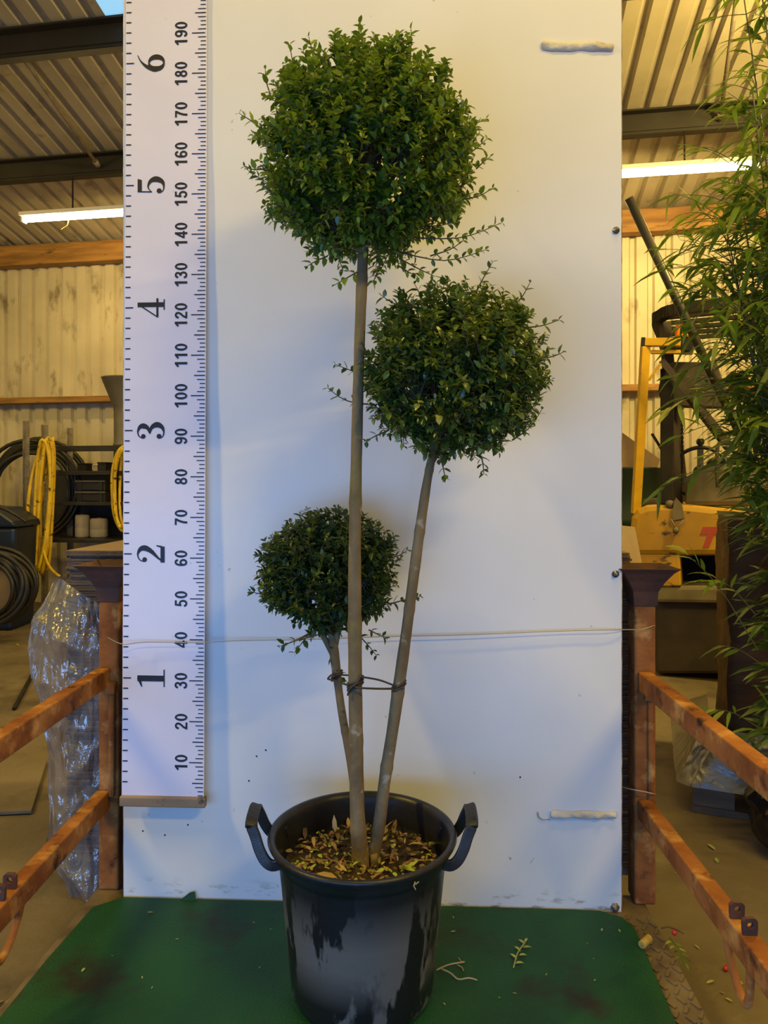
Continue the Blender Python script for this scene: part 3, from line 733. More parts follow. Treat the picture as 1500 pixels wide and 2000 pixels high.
crown(714, 320, 222, 216, 1.43, (712, 470, 1.43), 30, 1020, M['leafA'], 'largest topmost leafy ball', 21,
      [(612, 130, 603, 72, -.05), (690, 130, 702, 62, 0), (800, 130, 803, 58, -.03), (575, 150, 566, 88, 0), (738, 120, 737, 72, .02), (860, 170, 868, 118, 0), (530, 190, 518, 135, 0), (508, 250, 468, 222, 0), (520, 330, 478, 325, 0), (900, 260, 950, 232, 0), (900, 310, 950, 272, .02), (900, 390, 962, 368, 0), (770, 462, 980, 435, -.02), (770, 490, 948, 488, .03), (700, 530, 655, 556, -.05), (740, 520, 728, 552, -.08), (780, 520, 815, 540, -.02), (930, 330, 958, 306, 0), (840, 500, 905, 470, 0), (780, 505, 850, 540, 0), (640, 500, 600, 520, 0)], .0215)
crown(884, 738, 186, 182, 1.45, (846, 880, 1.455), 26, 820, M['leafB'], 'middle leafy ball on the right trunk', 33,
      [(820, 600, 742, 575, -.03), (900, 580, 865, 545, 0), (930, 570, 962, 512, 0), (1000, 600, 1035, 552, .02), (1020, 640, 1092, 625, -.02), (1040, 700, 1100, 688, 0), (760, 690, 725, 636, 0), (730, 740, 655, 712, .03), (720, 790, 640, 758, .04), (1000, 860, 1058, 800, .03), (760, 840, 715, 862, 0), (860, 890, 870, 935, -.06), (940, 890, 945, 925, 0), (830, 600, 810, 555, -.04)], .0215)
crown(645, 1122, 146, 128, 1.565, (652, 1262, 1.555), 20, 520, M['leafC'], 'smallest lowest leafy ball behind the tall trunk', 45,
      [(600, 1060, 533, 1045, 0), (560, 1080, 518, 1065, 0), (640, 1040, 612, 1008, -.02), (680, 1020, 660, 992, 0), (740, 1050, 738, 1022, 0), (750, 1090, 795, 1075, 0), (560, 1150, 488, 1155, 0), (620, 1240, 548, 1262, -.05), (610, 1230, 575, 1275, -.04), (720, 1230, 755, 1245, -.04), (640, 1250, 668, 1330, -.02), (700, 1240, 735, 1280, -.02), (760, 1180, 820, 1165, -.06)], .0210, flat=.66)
# main forks under the small crown
for pts in ([(650, 1275, 15), (630, 1240, 11), (607, 1205, 8), (590, 1170, 4)], [(654, 1262, 13), (662, 1225, 10), (668, 1180, 5)], [(622, 1228, 6), (590, 1245, 4), (550, 1262, 2)], [(840, 910, 10), (870, 870, 7), (930, 830, 4)], [(710, 500, 13), (690, 440, 9), (640, 380, 5)], [(714, 480, 13), (760, 440, 9), (850, 420, 5)]):
    Y = 1.553 if pts[0][1] > 1000 else (1.46 if pts[0][1] > 600 else 1.43)
    mb = MB(); q = cr([(*at(a, b, Y), r / 2 / F * Y) for a, b, r in pts], 5); mb.tube([Vector(p[:3]) for p in q], [p[3] for p in q], 8)
    mesh_obj('branch', mb, M['bark'], pt)
# loops of tree tie holding the trunks together
mb = MB()
def loop_at(px, py, Y, r, nturn=2):
    c = at(px, py, Y)
    for k in range(nturn): mb.tube([c + Vector((r * math.cos(a * .3491), r * math.sin(a * .3491), .006 * k + .008 * math.cos(a * .3491))) for a in range(18)], .0022, 6, closed=True)
loop_at(694, 1340, 1.445, .0160, 3); loop_at(779, 1342, 1.465, .0140, 2); loop_at(658, 1322, 1.543, .0115, 2)
def tl(pts): mb.tube([Vector(p) for p in cr([at(*p) for p in pts], 5)], .0021, 6)
tl([(640, 1326, 1.53), (655, 1330, 1.51), (694, 1342, 1.425), (735, 1345, 1.43), (770, 1345, 1.445)])
tl([(706, 1322, 1.43), (740, 1328, 1.45), (768, 1338, 1.455), (790, 1345, 1.45)])
tl([(679, 1358, 1.43), (684, 1345, 1.427), (697, 1334, 1.426), (706, 1318, 1.432)])
tl([(640, 1326, 1.53), (648, 1318, 1.527), (664, 1318, 1.525), (700, 1320, 1.47)])
mesh_obj('tree_tie', mb, M['tie'], pt)['label'] = 'dark wire tie looped round the trunks'
mb = MB(); c = at(812, 1735, 1.28)
mb.tube([at(811, 1722, 1.287), at(808, 1730, 1.284), at(812, 1738, 1.281)], .0012, 5); mb.tube([at(818, 1722, 1.287), at(811, 1728, 1.284)], .001, 5)
mesh_obj('stuck_root', mb, M['root'], pt)

# ================================================================ STRIP LIGHTS
def strip_light(px0, px1, t, z, label, chains, pull=None):
    a0, a1 = shed_a(px0, t), shed_a(px1, t); c = W((a0 + a1) / 2, t, z)
    th = thing('strip_light', label, 'light', W((a0 + a1) / 2, t, z - .03), 'strip lights hanging from the purlin')
    mb = MB(); mb.box(W((a0 + a1) / 2, t, z + .036), (a1 - a0, .104, .03), X=SX)
    for k in (a0 + .01, a1 - .01): mb.box(W(k, t, z + .012), (.018, .055, .07), X=SX)
    mesh_obj('housing', mb, M['white'], th, bevel=.004)
    mb = MB(); mb.tube([W(a0 + .02, t, z), W(a1 - .02, t, z)], .0165, 10); mesh_obj('tube', mb, M['tube'], th)
    for px in chains:
        a = shed_a(px, t); mb = MB(); ztop = roof_z(t) - .155; n = 14
        pts = [W(a, t, z + .055 + (ztop - z - .055) * i / (n * 2)) for i in range(n * 2 + 1)]
        mb.tube(pts, [.0045 + .003 * (i % 2) for i in range(len(pts))], 6); mesh_obj('chain', mb, M['black'], th)
    if pull:
        mb = MB(); mb.tube([W(shed_a(pull[0], t), t, z - .02), W(shed_a(pull[0] - 2, t), t, z - .06), W(shed_a(pull[0] - 14, t), t, z - .09)], .004, 5); mesh_obj('pull_string', mb, M['yhose'], th)
    return th
strip_light(44, 425, 1.19, 3.105, 'strip light hanging left of the white board', (142, 380), (134,))
strip_light(1040, 1486, 1.19, 3.15, 'strip light hanging right of the white board', (1337, 1478))

# ================================================================ CARDBOARD STACK BEHIND THE BOARD
pal = thing('pallet', 'wooden pallet under the cardboard stack behind the white board', 'pallet', B(-.09, FLOOR, -.5))
for u in (-.78, -.09, .58):
    mb = MB(); mb.box(B(u, FLOOR + .05, -.5), (.10, .72, .10), X=BX); mesh_obj('bearer', mb, M['palwood'], pal)
for k in range(6):
    mb = MB(); mb.box(B(-.09, FLOOR + .111, -.18 - .128 * k), (1.50, .10, .02), X=BX); mesh_obj('deck_board', mb, M['palwood'], pal)
base = FLOOR + .1215; NSH = 112; th_ = (.858 - base) / NSH
src = None
for i in range(NSH):
    c = B(-.083 + rng.uniform(-.006, .006), base + th_ * i, -.50 + rng.uniform(-.006, .003))
    if src is None:
        mb = MB(); mb.box(Vector((0, 0, th_ * .42)), (1.50, .74, th_ * .84), X=BX)
        o = mesh_obj('cardboard_sheet', mb, [M['cardedge'], M['card']], origin=(0, 0, 0)); o.data.polygons[1].material_index = 1; src = o
    else: o = src.copy(); COL.objects.link(o)
    o.location = c; o.rotation_euler = (0, 0, rng.uniform(-.006, .006))
    tag(o, 'flat brown cardboard sheet in the tall stack behind the white board', 'cardboard', 'flat cardboard sheets in the stack')
    if i == NSH - 1: tag(o, 'topmost flat cardboard sheet of the stack behind the white board', 'cardboard', 'flat cardboard sheets in the stack')
# leaning pale offcut on the right
mb = MB(); q = [at(1150, 1020, 2.0), at(1240, 1029, 2.02), at(1254, 1101, 1.87), at(1150, 1093, 1.86)]; mb.prism(q, (0, .004, -.009))
tag(mesh_obj('plywood_offcut', mb, M['ply']), 'pale plywood offcut showing above the right rusty post', 'board')

# stretch film hanging round the left corner of the stack
prof_ = [(1128, 112, 0), (1150, 96, .02), (1180, 78, .05), (1215, 64, .08), (1255, 56, .10), (1300, 60, .10), (1350, 72, .08), (1400, 84, .06), (1450, 92, .04), (1510, 96, .03), (1580, 97, .03), (1640, 98, .03), (1700, 112, .03), (1752, 140, .02)]
pq = cr(prof_, 5)
def filmf(s_, t):
    i = t * (len(pq) - 1); k = min(int(i), len(pq) - 2); f = i - k
    py, px, bul = [a + (b - a) * f for a, b in zip(pq[k], pq[k + 1])]
    Yf = 1.885 - bul * .5
    if s_ < .6:
        q = s_ / .6; x0 = 214 if t < .9 else 214; top = 1128 + 62 * (1 - t) * 0
        pxx = x0 + (px - x0) * q; edge = (1 - q)
        pyy = py + (58 * edge if t < .5 else 0) * max(0, 1 - t * 2.2)
        Y = Yf + .03 * (1 - math.sin(q * math.pi)) + .03 * q * q
    else:
        q = (s_ - .6) / .4; L_ = at(px, py, Yf + .03); pxx = px; pyy = py; Y = Yf + .03
        p = at(px, py, Y); p += Vector((.10 * math.sin(q * math.pi * .5) * .2, q * .55, 0)) 
        p.x += .0 + q * .02
        n1 = nz(p, 9, 2); return p + Vector((.018 * n1, .012 * n1, 0))
    p = at(pxx, pyy, Y)
    r1 = 1 - abs(nz(p, 7, 1)) * 2; r2 = 1 - abs(nz((p.x * 2.2, p.y, p.z), 13, 6)) * 2; r3 = nz((p.x * 3, p.y, p.z * .7), 26, 4)
    am = .35 + .65 * min(1, q * 2)
    return p + Vector((.006 * r2, -.020 * r1 * am - .010 * r2 - .006 * r3, .004 * r3))
mb = MB(); mb.grid(filmf, 110, 130); fo = tag(mesh_obj('stretch_film', mb, M['film']), 'crumpled clear plastic film hanging off the left of the cardboard stack', 'plastic film')

# ================================================================ LEFT BACKGROUND
rk = thing('shelf_rack', 'dark steel shelf rack against the left part of the back wall', 'shelf rack', on_floor(150, 1190))
def q_at(px, py, Y): return at(px, py, Y)
def upright(px, ytop, Y, m, wd=.035):
    p = at(px, ytop, Y); mb = MB()
    b = Vector((p.x, p.y, FLOOR)); mb.box((p + b) / 2, (.004, wd, (p - b).length), X=SX); mb.box((p + b) / 2 + SX * wd / 2, (wd, .004, (p - b).length), X=SX)
    n = int((p.z - FLOOR) / .05)
    for i in range(n): mb.box(Vector((p.x, p.y, FLOOR + .03 + i * .05)) + SX * wd * .45 - Vector((0, .004, 0)), (.010, .004, .026), X=SX)
    return mesh_obj('upright', mb, m, rk)
upright(48, 822, 5.95, M['slot'], .045)
upright(84, 830, 6.40, M['slot'], .05); upright(134, 836, 6.36, M['slot'], .04); upright(330, 836, 5.75, M['slot'], .045)
def shelf(pxl, pxr, py, Y0, Y1, th=.03, nm='shelf'):
    a = at(pxl, py, Y0); b = at(pxr, py, Y0); b = a + SX * ((b - a).length * 1.0)
    mb = MB(); mb.prism([a, b, b - SN * (Y1 - Y0), a - SN * (Y1 - Y0)], (0, 0, -th)); return mesh_obj(nm, mb, M['rack'], rk, bevel=.003)
shelf(100, 330, 871, 6.0, 6.06, .045, 'top_bar')
shelf(104, 330, 920, 6.0, 6.4, .035); shelf(104, 330, 980, 6.0, 6.4, .03); shelf(70, 330, 1052, 6.0, 6.4, .03)
mb = MB(); a = at(70, 1052, 6.42); b = at(330, 1052, 6.42); mb.prism([a, b, b + Vector((0, 0, .62)), a + Vector((0, 0, .62))], (0, .01, 0)); mesh_obj('back_panel', mb, M['rack'], rk)
def shelf_z(py): return CZ + (HY - py) / F * 6.0 + .001
def stack_crate(px0, px1, py0, py1, Y, label):
    a = at(px0, py1, Y); b = at(px1, py0, Y); wd = b.x - a.x; h = b.z - a.z; a.z = shelf_z(980) + (0 if py1 > 960 else .094); th = thing('crate', label, 'crate', a + SX * wd / 2 - SN * .14, 'dark crates on the rack')
    mb = MB(); c = a + SX * wd / 2 - SN * .14
    for s_ in (-1, 1):
        mb.box(c + SX * s_ * (wd / 2 - .008) + Vector((0, 0, h / 2)), (.016, .28, h), X=SX); mb.box(c + SN * s_ * .132 + Vector((0, 0, h / 2)), (wd - .03, .016, h * .86), X=SX)
        mb.box(c + SN * .144 + SX * s_ * wd * .36 + Vector((0, 0, h / 2)), (.03, .012, h), X=SX)
    mb.box(c + Vector((0, 0, .006)), (wd - .03, .25, .012), X=SX)
    mesh_obj('body', mb, M['crate'], th); mb = MB(); mb.box(c + SN * .147 + Vector((0, 0, h - .008)), (wd + .01, .02, .016), X=SX); mesh_obj('rim', mb, M['grey'], th)
stack_crate(149, 210, 957, 977, 6.06, 'lower dark crate on the rack shelf above the twine spools')
stack_crate(149, 210, 936, 956, 6.06, 'upper dark crate of the pair on the rack shelf')
def spool(px, pyt, pyb, r_px, Y, label, lean=0):
    c = at(px, pyb, Y); c.z = shelf_z(1052); h = (pyb - pyt) / F * Y; r = r_px / F * Y; mb = MB()
    mb.lathe([(r * .90, 0), (r, h * .06), (r * 1.0, h * .40), (r * .97, h * .42), (r * .97, h * .45), (r, h * .47), (r * .99, h * .92), (r * .86, h)], c, 28); 
    mb.lathe([(r * .25, 0), (r * .25, .004)], c + Vector((0, 0, h)), 14)
    return tag(mesh_obj('twine_spool', mb, M['twine']), label, 'spool', 'twine spools on the rack')
spool(161, 1007, 1051, 13.5, 6.15, 'taller cream twine spool, left of the two on the rack')
spool(193, 1014, 1051, 16.5, 6.15, 'wider cream twine spool, right of the two on the rack')
# bits on the upper shelf
for (px0, px1, py0, label, m) in ((150, 168, 905, 'small dark box on the upper rack shelf, left', 'black'), (181, 190, 908, 'small tan block on the upper rack shelf, middle', 'twine'), (190, 207, 903, 'dark box on the upper rack shelf, right', 'rack')):
    a = at(px0, 919.5, 6.12); b = at(px1, py0, 6.12); dz_ = shelf_z(920) - a.z; a.z += dz_; b.z += dz_; mb = MB(); mb.box((a + b) / 2 - SN * .05 , (b.x - a.x, .10, b.z - a.z), X=SX); mb.box((a + b) / 2 - SN * .05 + Vector((0, 0, (b.z - a.z) / 2)), (b.x - a.x + .008, .11, .012), X=SX)
    tag(mesh_obj('parts_box', mb, M[m], bevel=.003), label, 'box', 'small boxes on the upper rack shelf')
# funnel chute on the rack
c = at(242, 919, 6.2); c.z = shelf_z(920); zt = at(242, 739, 6.2).z - c.z; k_ = 6.2 / F
mb = MB(); mb.lathe([(19 * k_, 0), (19 * k_, .22), (20 * k_, .225), (20 * k_, .24), (18.5 * k_, .245), (18.5 * k_, zt - .30), (20 * k_, zt - .25), (41 * k_, zt - .01), (42.5 * k_, zt), (40.5 * k_, zt - .004), (18 * k_, zt - .26), (17 * k_, .24)], c, 40)
tag(mesh_obj('funnel_pipe', mb, M['grey']), 'grey funnel topped pipe standing on the rack beside the board', 'pipe')
# hoses
def coil(name, label, m, c, loops, r, cat='hose', group=None, n=40):
    """loops: list of (dx, dz, rx, rz, dy, tilt); one continuous tube"""
    pts = []
    for li, (dx, dz, rx, rz, dy, tl_) in enumerate(loops):
        for i in range(n):
            a = 2 * math.pi * i / n + math.pi / 2; f = i / n
            nx = loops[(li + 1) % len(loops)] if li + 1 < len(loops) else loops[li]
            q = [u_ + (v_ - u_) * f for u_, v_ in zip((dx, dz, rx, rz, dy, tl_), nx)]
            pts.append(c + Vector((q[0] + q[2] * math.cos(a) + q[5] * math.sin(a), q[4] + .02 * math.sin(a * 2 + li), q[1] + q[3] * math.sin(a))))
    mb = MB(); mb.tube(pts, r, 8); return tag(mesh_obj(name, mb, m), label, cat, group)
g2 = random.Random(5)
k_ = 6.5 / F
coil('hose_coil', 'large black hose coil hanging on the left back wall behind the yellow hose', M['hose'], at(82, 958, 6.52),
     [(g2.uniform(-4, 4) * k_, g2.uniform(-3, 3) * k_, r_ * k_, r_ * k_ * 1.03, -.03 * i, 0) for i, r_ in enumerate((98, 92, 88, 84, 79, 75, 71, 92))], .017)
k_ = 5.85 / F
coil('hose_coil', 'yellow hose coil hanging in long loops from the rack on the left', M['yhose'], at(90, 990, 5.85),
     [(-4 * k_, -2 * k_, 13 * k_, 128 * k_, 0, 6 * k_), (2 * k_, 2 * k_, 9 * k_, 132 * k_, -.03, 7 * k_), (-8 * k_, 8 * k_, 17 * k_, 122 * k_, -.05, 8 * k_), (3 * k_, 0 * k_, 7 * k_, 134 * k_, .02, 9 * k_), (-16 * k_, 20 * k_, 22 * k_, 105 * k_, -.02, 16 * k_), (0, 4 * k_, 12 * k_, 128 * k_, .03, 5 * k_)], .0135)
mb = MB(); mb.tube([Vector(p) for p in cr([at(84, 1070, 5.8), at(92, 1098, 5.78), at(104, 1116, 5.72), at(117, 1126, 5.7)], 5)], .012, 8); tag(mesh_obj('hose_end', mb, M['yhose']), 'loose end of yellow hose below the left yellow coil', 'hose')
coil('hose_coil', 'yellow hose coil hanging from the rack right beside the white board', M['yhose'], at(240, 955, 5.9),
     [(0, 0, 24 * k_, 84 * k_, 0, 4 * k_), (5 * k_, -2 * k_, 17 * k_, 80 * k_, -.03, -4 * k_), (2 * k_, 4 * k_, 22 * k_, 72 * k_, -.05, 8 * k_), (8 * k_, 0, 12 * k_, 84 * k_, .02, -6 * k_), (0, 0, 22 * k_, 82 * k_, .03, 2 * k_)], .0125)
k_ = 5.15 / F
coil('hose_coil', 'black hose coil standing on the floor at the far left edge', M['hose'], at(-8, 1143, 5.15),
     [(g2.uniform(-3, 3) * k_, g2.uniform(-3, 3) * k_, r_ * k_, r_ * k_ * .86, -.03 * i, 0) for i, r_ in enumerate((88, 84, 80, 76, 71, 66, 61, 84))], .016)
mb = MB(); c = at(0, 1142, 5.05); mb.lathe([(.19, 0), (.19, .03), (.17, .04), (.03, .045)], c, 32, axis=(.1, -1, .1))
tag(mesh_obj('disc', mb, M['sack']), 'tan round disc inside the black hose coil on the floor', 'disc')
# blue machine
mb = MB(); a = at(-90, 1000, 5.45); b = at(30, 1000, 5.45); wd = b.x - a.x
bl = thing('storage_bin', 'dark blue plastic bin at the far left edge behind the floor hose', 'bin', Vector(((a.x + b.x) / 2, 5.62, FLOOR)))
cx_ = (a.x + b.x) / 2; hz = at(0, 1030, 5.45).z
mb.prism([Vector((cx_ - wd * .44, 5.45, FLOOR)), Vector((cx_ + wd * .44, 5.45, FLOOR)), Vector((cx_ + wd * .5, 5.45, hz)), Vector((cx_ - wd * .5, 5.45, hz))], (0, .36, 0)); mesh_obj('body', mb, M['blue'], bl, bevel=.03)
mb = MB(); mb.prism([Vector((cx_ - wd * .54, 5.42, hz)), Vector((cx_ + wd * .54, 5.42, hz)), Vector((cx_ + wd * .5, 5.42, hz + .05)), Vector((cx_ + wd * .2, 5.42, hz + .15)), Vector((cx_ - wd * .5, 5.42, hz + .17))], (0, .42, 0)); mesh_obj('lid', mb, M['blue'], bl, bevel=.02)
mb = MB(); mb.tube([Vector(p) for p in cr([at(-40, 985, 5.38), at(0, 991, 5.36), at(28, 1004, 5.36), at(52, 1020, 5.40)], 5)], .012, 8); tag(mesh_obj('hose_end', mb, M['hose']), 'dark hose lying over the blue bin at the far left', 'hose')
# floor pieces on the left
mb = MB(); q = [on_floor(-160, 1500), on_floor(92, 1492), on_floor(62, 1592), on_floor(-200, 1604)]; mb.prism([p + Vector((0, 0, .004)) for p in q], (0, 0, .014))
tag(mesh_obj('floor_sheet', mb, M['floor'], bevel=.003), 'grey brown flat sheet lying on the floor left of the plastic film', 'sheet')
mb = MB(); mb.tube([on_floor(28, 1388) + Vector((0, 0, .012)), on_floor(66, 1316) + Vector((0, 0, .012))], .011, 8)
tag(mesh_obj('iron_bar', mb, M['black']), 'thin black bar lying on the floor left of the plastic film', 'bar')

# ================================================================ FORKLIFT
FY = 3.95
fk = thing('forklift', 'worn yellow forklift seen from behind to the right of the white board', 'forklift', Vector((at(1380, 1000, FY).x, FY + .6, FLOOR)))
FA = Vector((.42, .9075, 0)); FX = Vector((.9075, -.42, 0)); FP = at(1380, 1000, FY)
def K(px, py, d=0.0):
    u = (px - 750) / F; t = (FP.x * FA.x + FP.y * FA.y) / (u * FA.x + FA.y); return at(px, py, t) + FA * d
mb = MB()
ol = [(1233, 1010), (1243, 995), (1262, 987), (1300, 984), (1345, 986), (1400, 992), (1480, 998), (1545, 1010), (1548, 1086), (1230, 1086), (1229, 1045)]
mb.prism([K(a, b) for a, b in ol][::-1], FA * .75)
cwt = mesh_obj('counterweight', mb, M['yellow'], fk, bevel=.035)
mb = MB(); mb.prism([K(a, b, .012) for a, b in [(1231, 1082), (1328, 1082), (1331, 1147), (1275, 1147), (1245, 1120)]][::-1], FA * .5); mb.prism([K(a, b, .012) for a, b in [(1417, 1082), (1548, 1082), (1546, 1147), (1414, 1147)]][::-1], FA * .5)
mesh_obj('counterweight_leg', mb, M['yellow'], fk, bevel=.012)
mb = MB(); mb.prism([K(a, b, .30) for a, b in [(1300, 1075), (1450, 1075), (1450, 1160), (1300, 1160)]][::-1], FA * .1); mesh_obj('radiator_recess', mb, M['black'], fk)
# red capital letter on the counterweight
mb = MB(); e = .004
mb.prism([K(a, b, -e) for a, b in [(1373, 1029), (1407, 1029), (1404, 1044), (1395, 1044), (1385, 1069), (1373, 1069), (1382, 1044), (1367, 1044)]][::-1], FA * .003); mesh_obj('letter', mb, M['red'], fk)['label'] = 'red letter T'
mb = MB(); mb.prism([K(a, b, .02) for a, b in [(1270, 1146), (1548, 1146), (1540, 1182), (1278, 1178)]][::-1], FA * .6); mesh_obj('bumper', mb, M['dust'], fk, bevel=.02)
mb = MB(); mb.prism([K(a, b, .10) for a, b in [(1275, 1176), (1545, 1176), (1545, 1325), (1278, 1325)]][::-1], FA * 1.15); mesh_obj('chassis', mb, M['darkmetal'], fk, bevel=.02)
for px in (1300, 1520):
    mb = MB(); c = K(px, 1270, .35); c.z = FLOOR + .235; mb.lathe([(.12, -.09), (.215, -.085), (.235, -.06), (.235, .06), (.215, .085), (.12, .09)], c, 32, axis=FX); mesh_obj('wheel', mb, M['blackpl'], fk)
# overhead guard
zg = K(1300, 612).z
mb = MB(); g0 = K(1278, 612)
def GP(a, d, z=0): return Vector((g0.x, g0.y, zg + z)) + FX * a + FA * d
pth = [GP(.0, 1.0, -.02), GP(0, .5), GP(0, .16), GP(.03, .06), GP(.12, .0, .015), GP(.45, -.02, .02), GP(.80, .0, .015), GP(.89, .06), GP(.92, .16), GP(.92, .5), GP(.92, 1.0, -.02)]
pth = [Vector(p) for p in cr(pth, 4)]
for i in range(len(pth) - 1): 
    d = (pth[i + 1] - pth[i]).normalized(); mb.bar(pth[i] - d * .012, pth[i + 1] + d * .012, .05, .062)
mesh_obj('overhead_guard', mb, M['black'], fk)
for k in range(5):
    mb = MB(); d = .16 + .17 * k; mb.bar(GP(.02, d, .012), GP(.90, d, .012), .05, .02); mesh_obj('guard_slat', mb, M['black'], fk)
for (a0, d0, px1, py1, d1) in ((.05, .12, 1318, 990, .25), (.87, .12, 1500, 1000, .25), (.02, .95, 1322, 1000, 1.25), (.9, .95, 1520, 1000, 1.2)):
    mb = MB(); mb.bar(GP(a0, d0, -.02), K(px1, py1, d1), .055, .055, up=Vector((0, 1, 0))); mesh_obj('guard_post', mb, M['darkmetal'], fk, bevel=.006)
# rear black pillar and dark panels under the guard
mb = MB(); a = K(1302, 718, .05); b = K(1302, 985, .05); mb.box((a + b) / 2, (.07, .07, a.z - b.z), X=FX); mesh_obj('rear_pillar', mb, M['black'], fk, bevel=.006)
mb = MB(); mb.prism([K(a, b, .12) for a, b in [(1292, 640), (1306, 640), (1306, 700), (1400, 700), (1424, 770), (1415, 792), (1292, 788), (1282, 760), (1290, 720)]][::-1], FA * .10); mesh_obj('mast_crosshead', mb, M['darkmetal'], fk, bevel=.006)
mb = MB(); mb.prism([K(a, b, .02) for a, b in [(1301, 662), (1306, 655), (1348, 657), (1356, 668), (1352, 686), (1302, 684)]][::-1], FA * .12); lb = mesh_obj('lamp_housing', mb, M['blackpl'], fk, bevel=.008)
mb = MB(); c = K(1333, 657, .05); rb = .043; mb.lathe([(rb * 1.1, 0), (rb * 1.05, .012), (rb, .014), (rb * .96, .062), (rb * .85, .076), (rb * .4, .080)], c, 24); mesh_obj('beacon', mb, M['amber'], fk)['label'] = 'amber beacon'
mb = MB(); mb.bar(K(1293, 705, -.02), K(1345, 772, -.02), .03, .035); mb.bar(K(1345, 772, -.02), K(1425, 872, .1), .035, .045); mesh_obj('stay', mb, M['darkmetal'], fk)
mb = MB(); pts = [K(1331, 790 + i * 4.2, .1) for i in range(42)]; mb.tube(pts, [.005 + .004 * (i % 2) for i in range(42)], 6); mesh_obj('chain', mb, M['black'], fk)
mb = MB(); mb.tube([K(1272, 846, .05), K(1289, 874, .08), K(1300, 900, .1)], .008, 6); mesh_obj('lever', mb, M['black'], fk)
# steering wheel with knob
mb = MB(); c = K(1366, 921, .30); r0 = .155
ax1 = FX; ax2 = FA * .22 + Vector((0, 0, .97)) ; ax2 = (ax2 - ax1 * ax2.dot(ax1)).normalized()
mb.tube([c + ax1 * (r0 * math.cos(2 * math.pi * i / 40)) + ax2 * (r0 * math.sin(2 * math.pi * i / 40)) for i in range(40)], .0125, 8, closed=True)
nn_ = ax1.cross(ax2).normalized()
for a in (1.57, 3.7, 5.7):
    mb.bar(c, c + ax1 * (r0 * math.cos(a)) + ax2 * (r0 * math.sin(a)), .035, .012, up=nn_)
mb.lathe([(.04, -.02), (.04, .02), (.02, .03)], c, 16, axis=nn_); mb.tube([c, c - ax2 * .22 + Vector((0, .1, -.05))], .03, 10)
sw = mesh_obj('steering_wheel', mb, M['blackpl'], fk)
mb = MB(); kb = c + ax2 * (r0 + .012); mb.lathe([(.010, -.02), (.012, .0), (.022, .012), (.024, .026), (.020, .038), (.008, .043)], kb, 16, axis=ax2); child_of_child('knob', mb, M['blackpl'], sw)
# seat / engine cover, rail
mb = MB(); mb.prism([K(a, b, .12) for a, b in [(1336, 975), (1338, 948), (1350, 925), (1368, 909), (1395, 903), (1440, 906), (1500, 912), (1520, 990), (1336, 990)]][::-1], FA * .22); mesh_obj('seat_back', mb, M['dust'], fk, bevel=.03)
mb = MB(); mb.prism([K(a, b, .40) for a, b in [(1375, 905), (1384, 890), (1410, 887), (1470, 889), (1500, 905)]][::-1], FA * .2); mesh_obj('seat', mb, M['blackpl'], fk, bevel=.02)
mb = MB(); mb.tube([Vector(p) for p in cr([K(1402, 952, .02), K(1400, 915, .02), K(1401, 880, .02), K(1405, 866, .02), K(1420, 865, .02), K(1480, 868, .02)], 5)], .011, 8); mesh_obj('grab_rail', mb, M['darkmetal'], fk)
# yellow frame on the left side
yf = []
mb = MB(); mb.bar(K(1262, 680, -.05), K(1240, 1003, .05), .048, .04, up=Vector((0, 1, 0))); mb.bar(K(1256, 672, -.05), K(1330, 672, -.05), .045, .045); mb.bar(K(1272, 690, -.04), K(1330, 690, -.04), .03, .02); mb.bar(K(1291, 712, -.03), K(1268, 744, -.03), .012, .02, up=Vector((0, 1, 0)))
yf = mesh_obj('side_frame', mb, M['yellowbar'], fk, bevel=.003); yf['label'] = 'bright yellow upright bar'
mb = MB(); mb.bar(K(1254, 672, -.05), K(1262, 672, -.05), .050, .050); child_of_child('end_cap', mb, M['blackpl'], yf)
# things lying on the counterweight
mb = MB(); mb.tube([K(1256, 985, .25), K(1300, 982, .1)], .03, 12); mesh_obj('tow_tube', mb, M['dust'], fk)
mb = MB(); c = K(1308, 985, .0); mb.tube([c, c + FA * .25], .024, 14); mb.prism([K(a, b, -.015) for a, b in [(1320, 972), (1332, 985), (1337, 1012), (1316, 1016), (1313, 1008), (1316, 985)]][::-1], FA * .03)
tb = mesh_obj('tow_bracket', mb, M['dust'], fk)
mb = MB(); mb.tube([K(1311, 1014, -.02), K(1321, 1033, -.025), K(1336, 1015, -.02)], .007, 6); mb.tube([K(1320, 1030, -.03), K(1320, 1040, -.02)], .015, 10); child_of_child('hitch_pin', mb, M['dust'], tb)
# slanted dark pole
mb = MB(); mb.tube([at(1228, 387, 3.72), at(1337, 618, 3.80), at(1450, 858, 3.9)], .0225, 14); tag(mesh_obj('pole', mb, M['pole']), 'dark slanted pole leaning up from the forklift guard', 'pole')
# drum and offcuts left of the forklift
mb = MB(); c = at(1232, 1000, 5.62); c.z = FLOOR; hz = at(1235, 915, 5.62).z - FLOOR; mb.lathe([(.28, 0), (.28, hz * .33), (.288, hz * .34), (.28, hz * .36), (.28, hz * .66), (.288, hz * .67), (.28, hz * .69), (.28, hz - .01), (.288, hz), (.275, hz), (.27, hz - .005)], c, 40)
tag(mesh_obj('drum', mb, M['greenbin']), 'dark green drum between the white board and the forklift', 'drum')
mb = MB(); mb.prism([at(a, b, 5.55) for a, b in [(1190, 832), (1216, 845), (1240, 862), (1290, 897), (1284, 913.2), (1190, 913.2)]][::-1], (0, .12, 0)); tag(mesh_obj('wood_wedge', mb, M['card'], bevel=.004), 'brown wedge shaped offcut lying on the dark green drum', 'offcut')

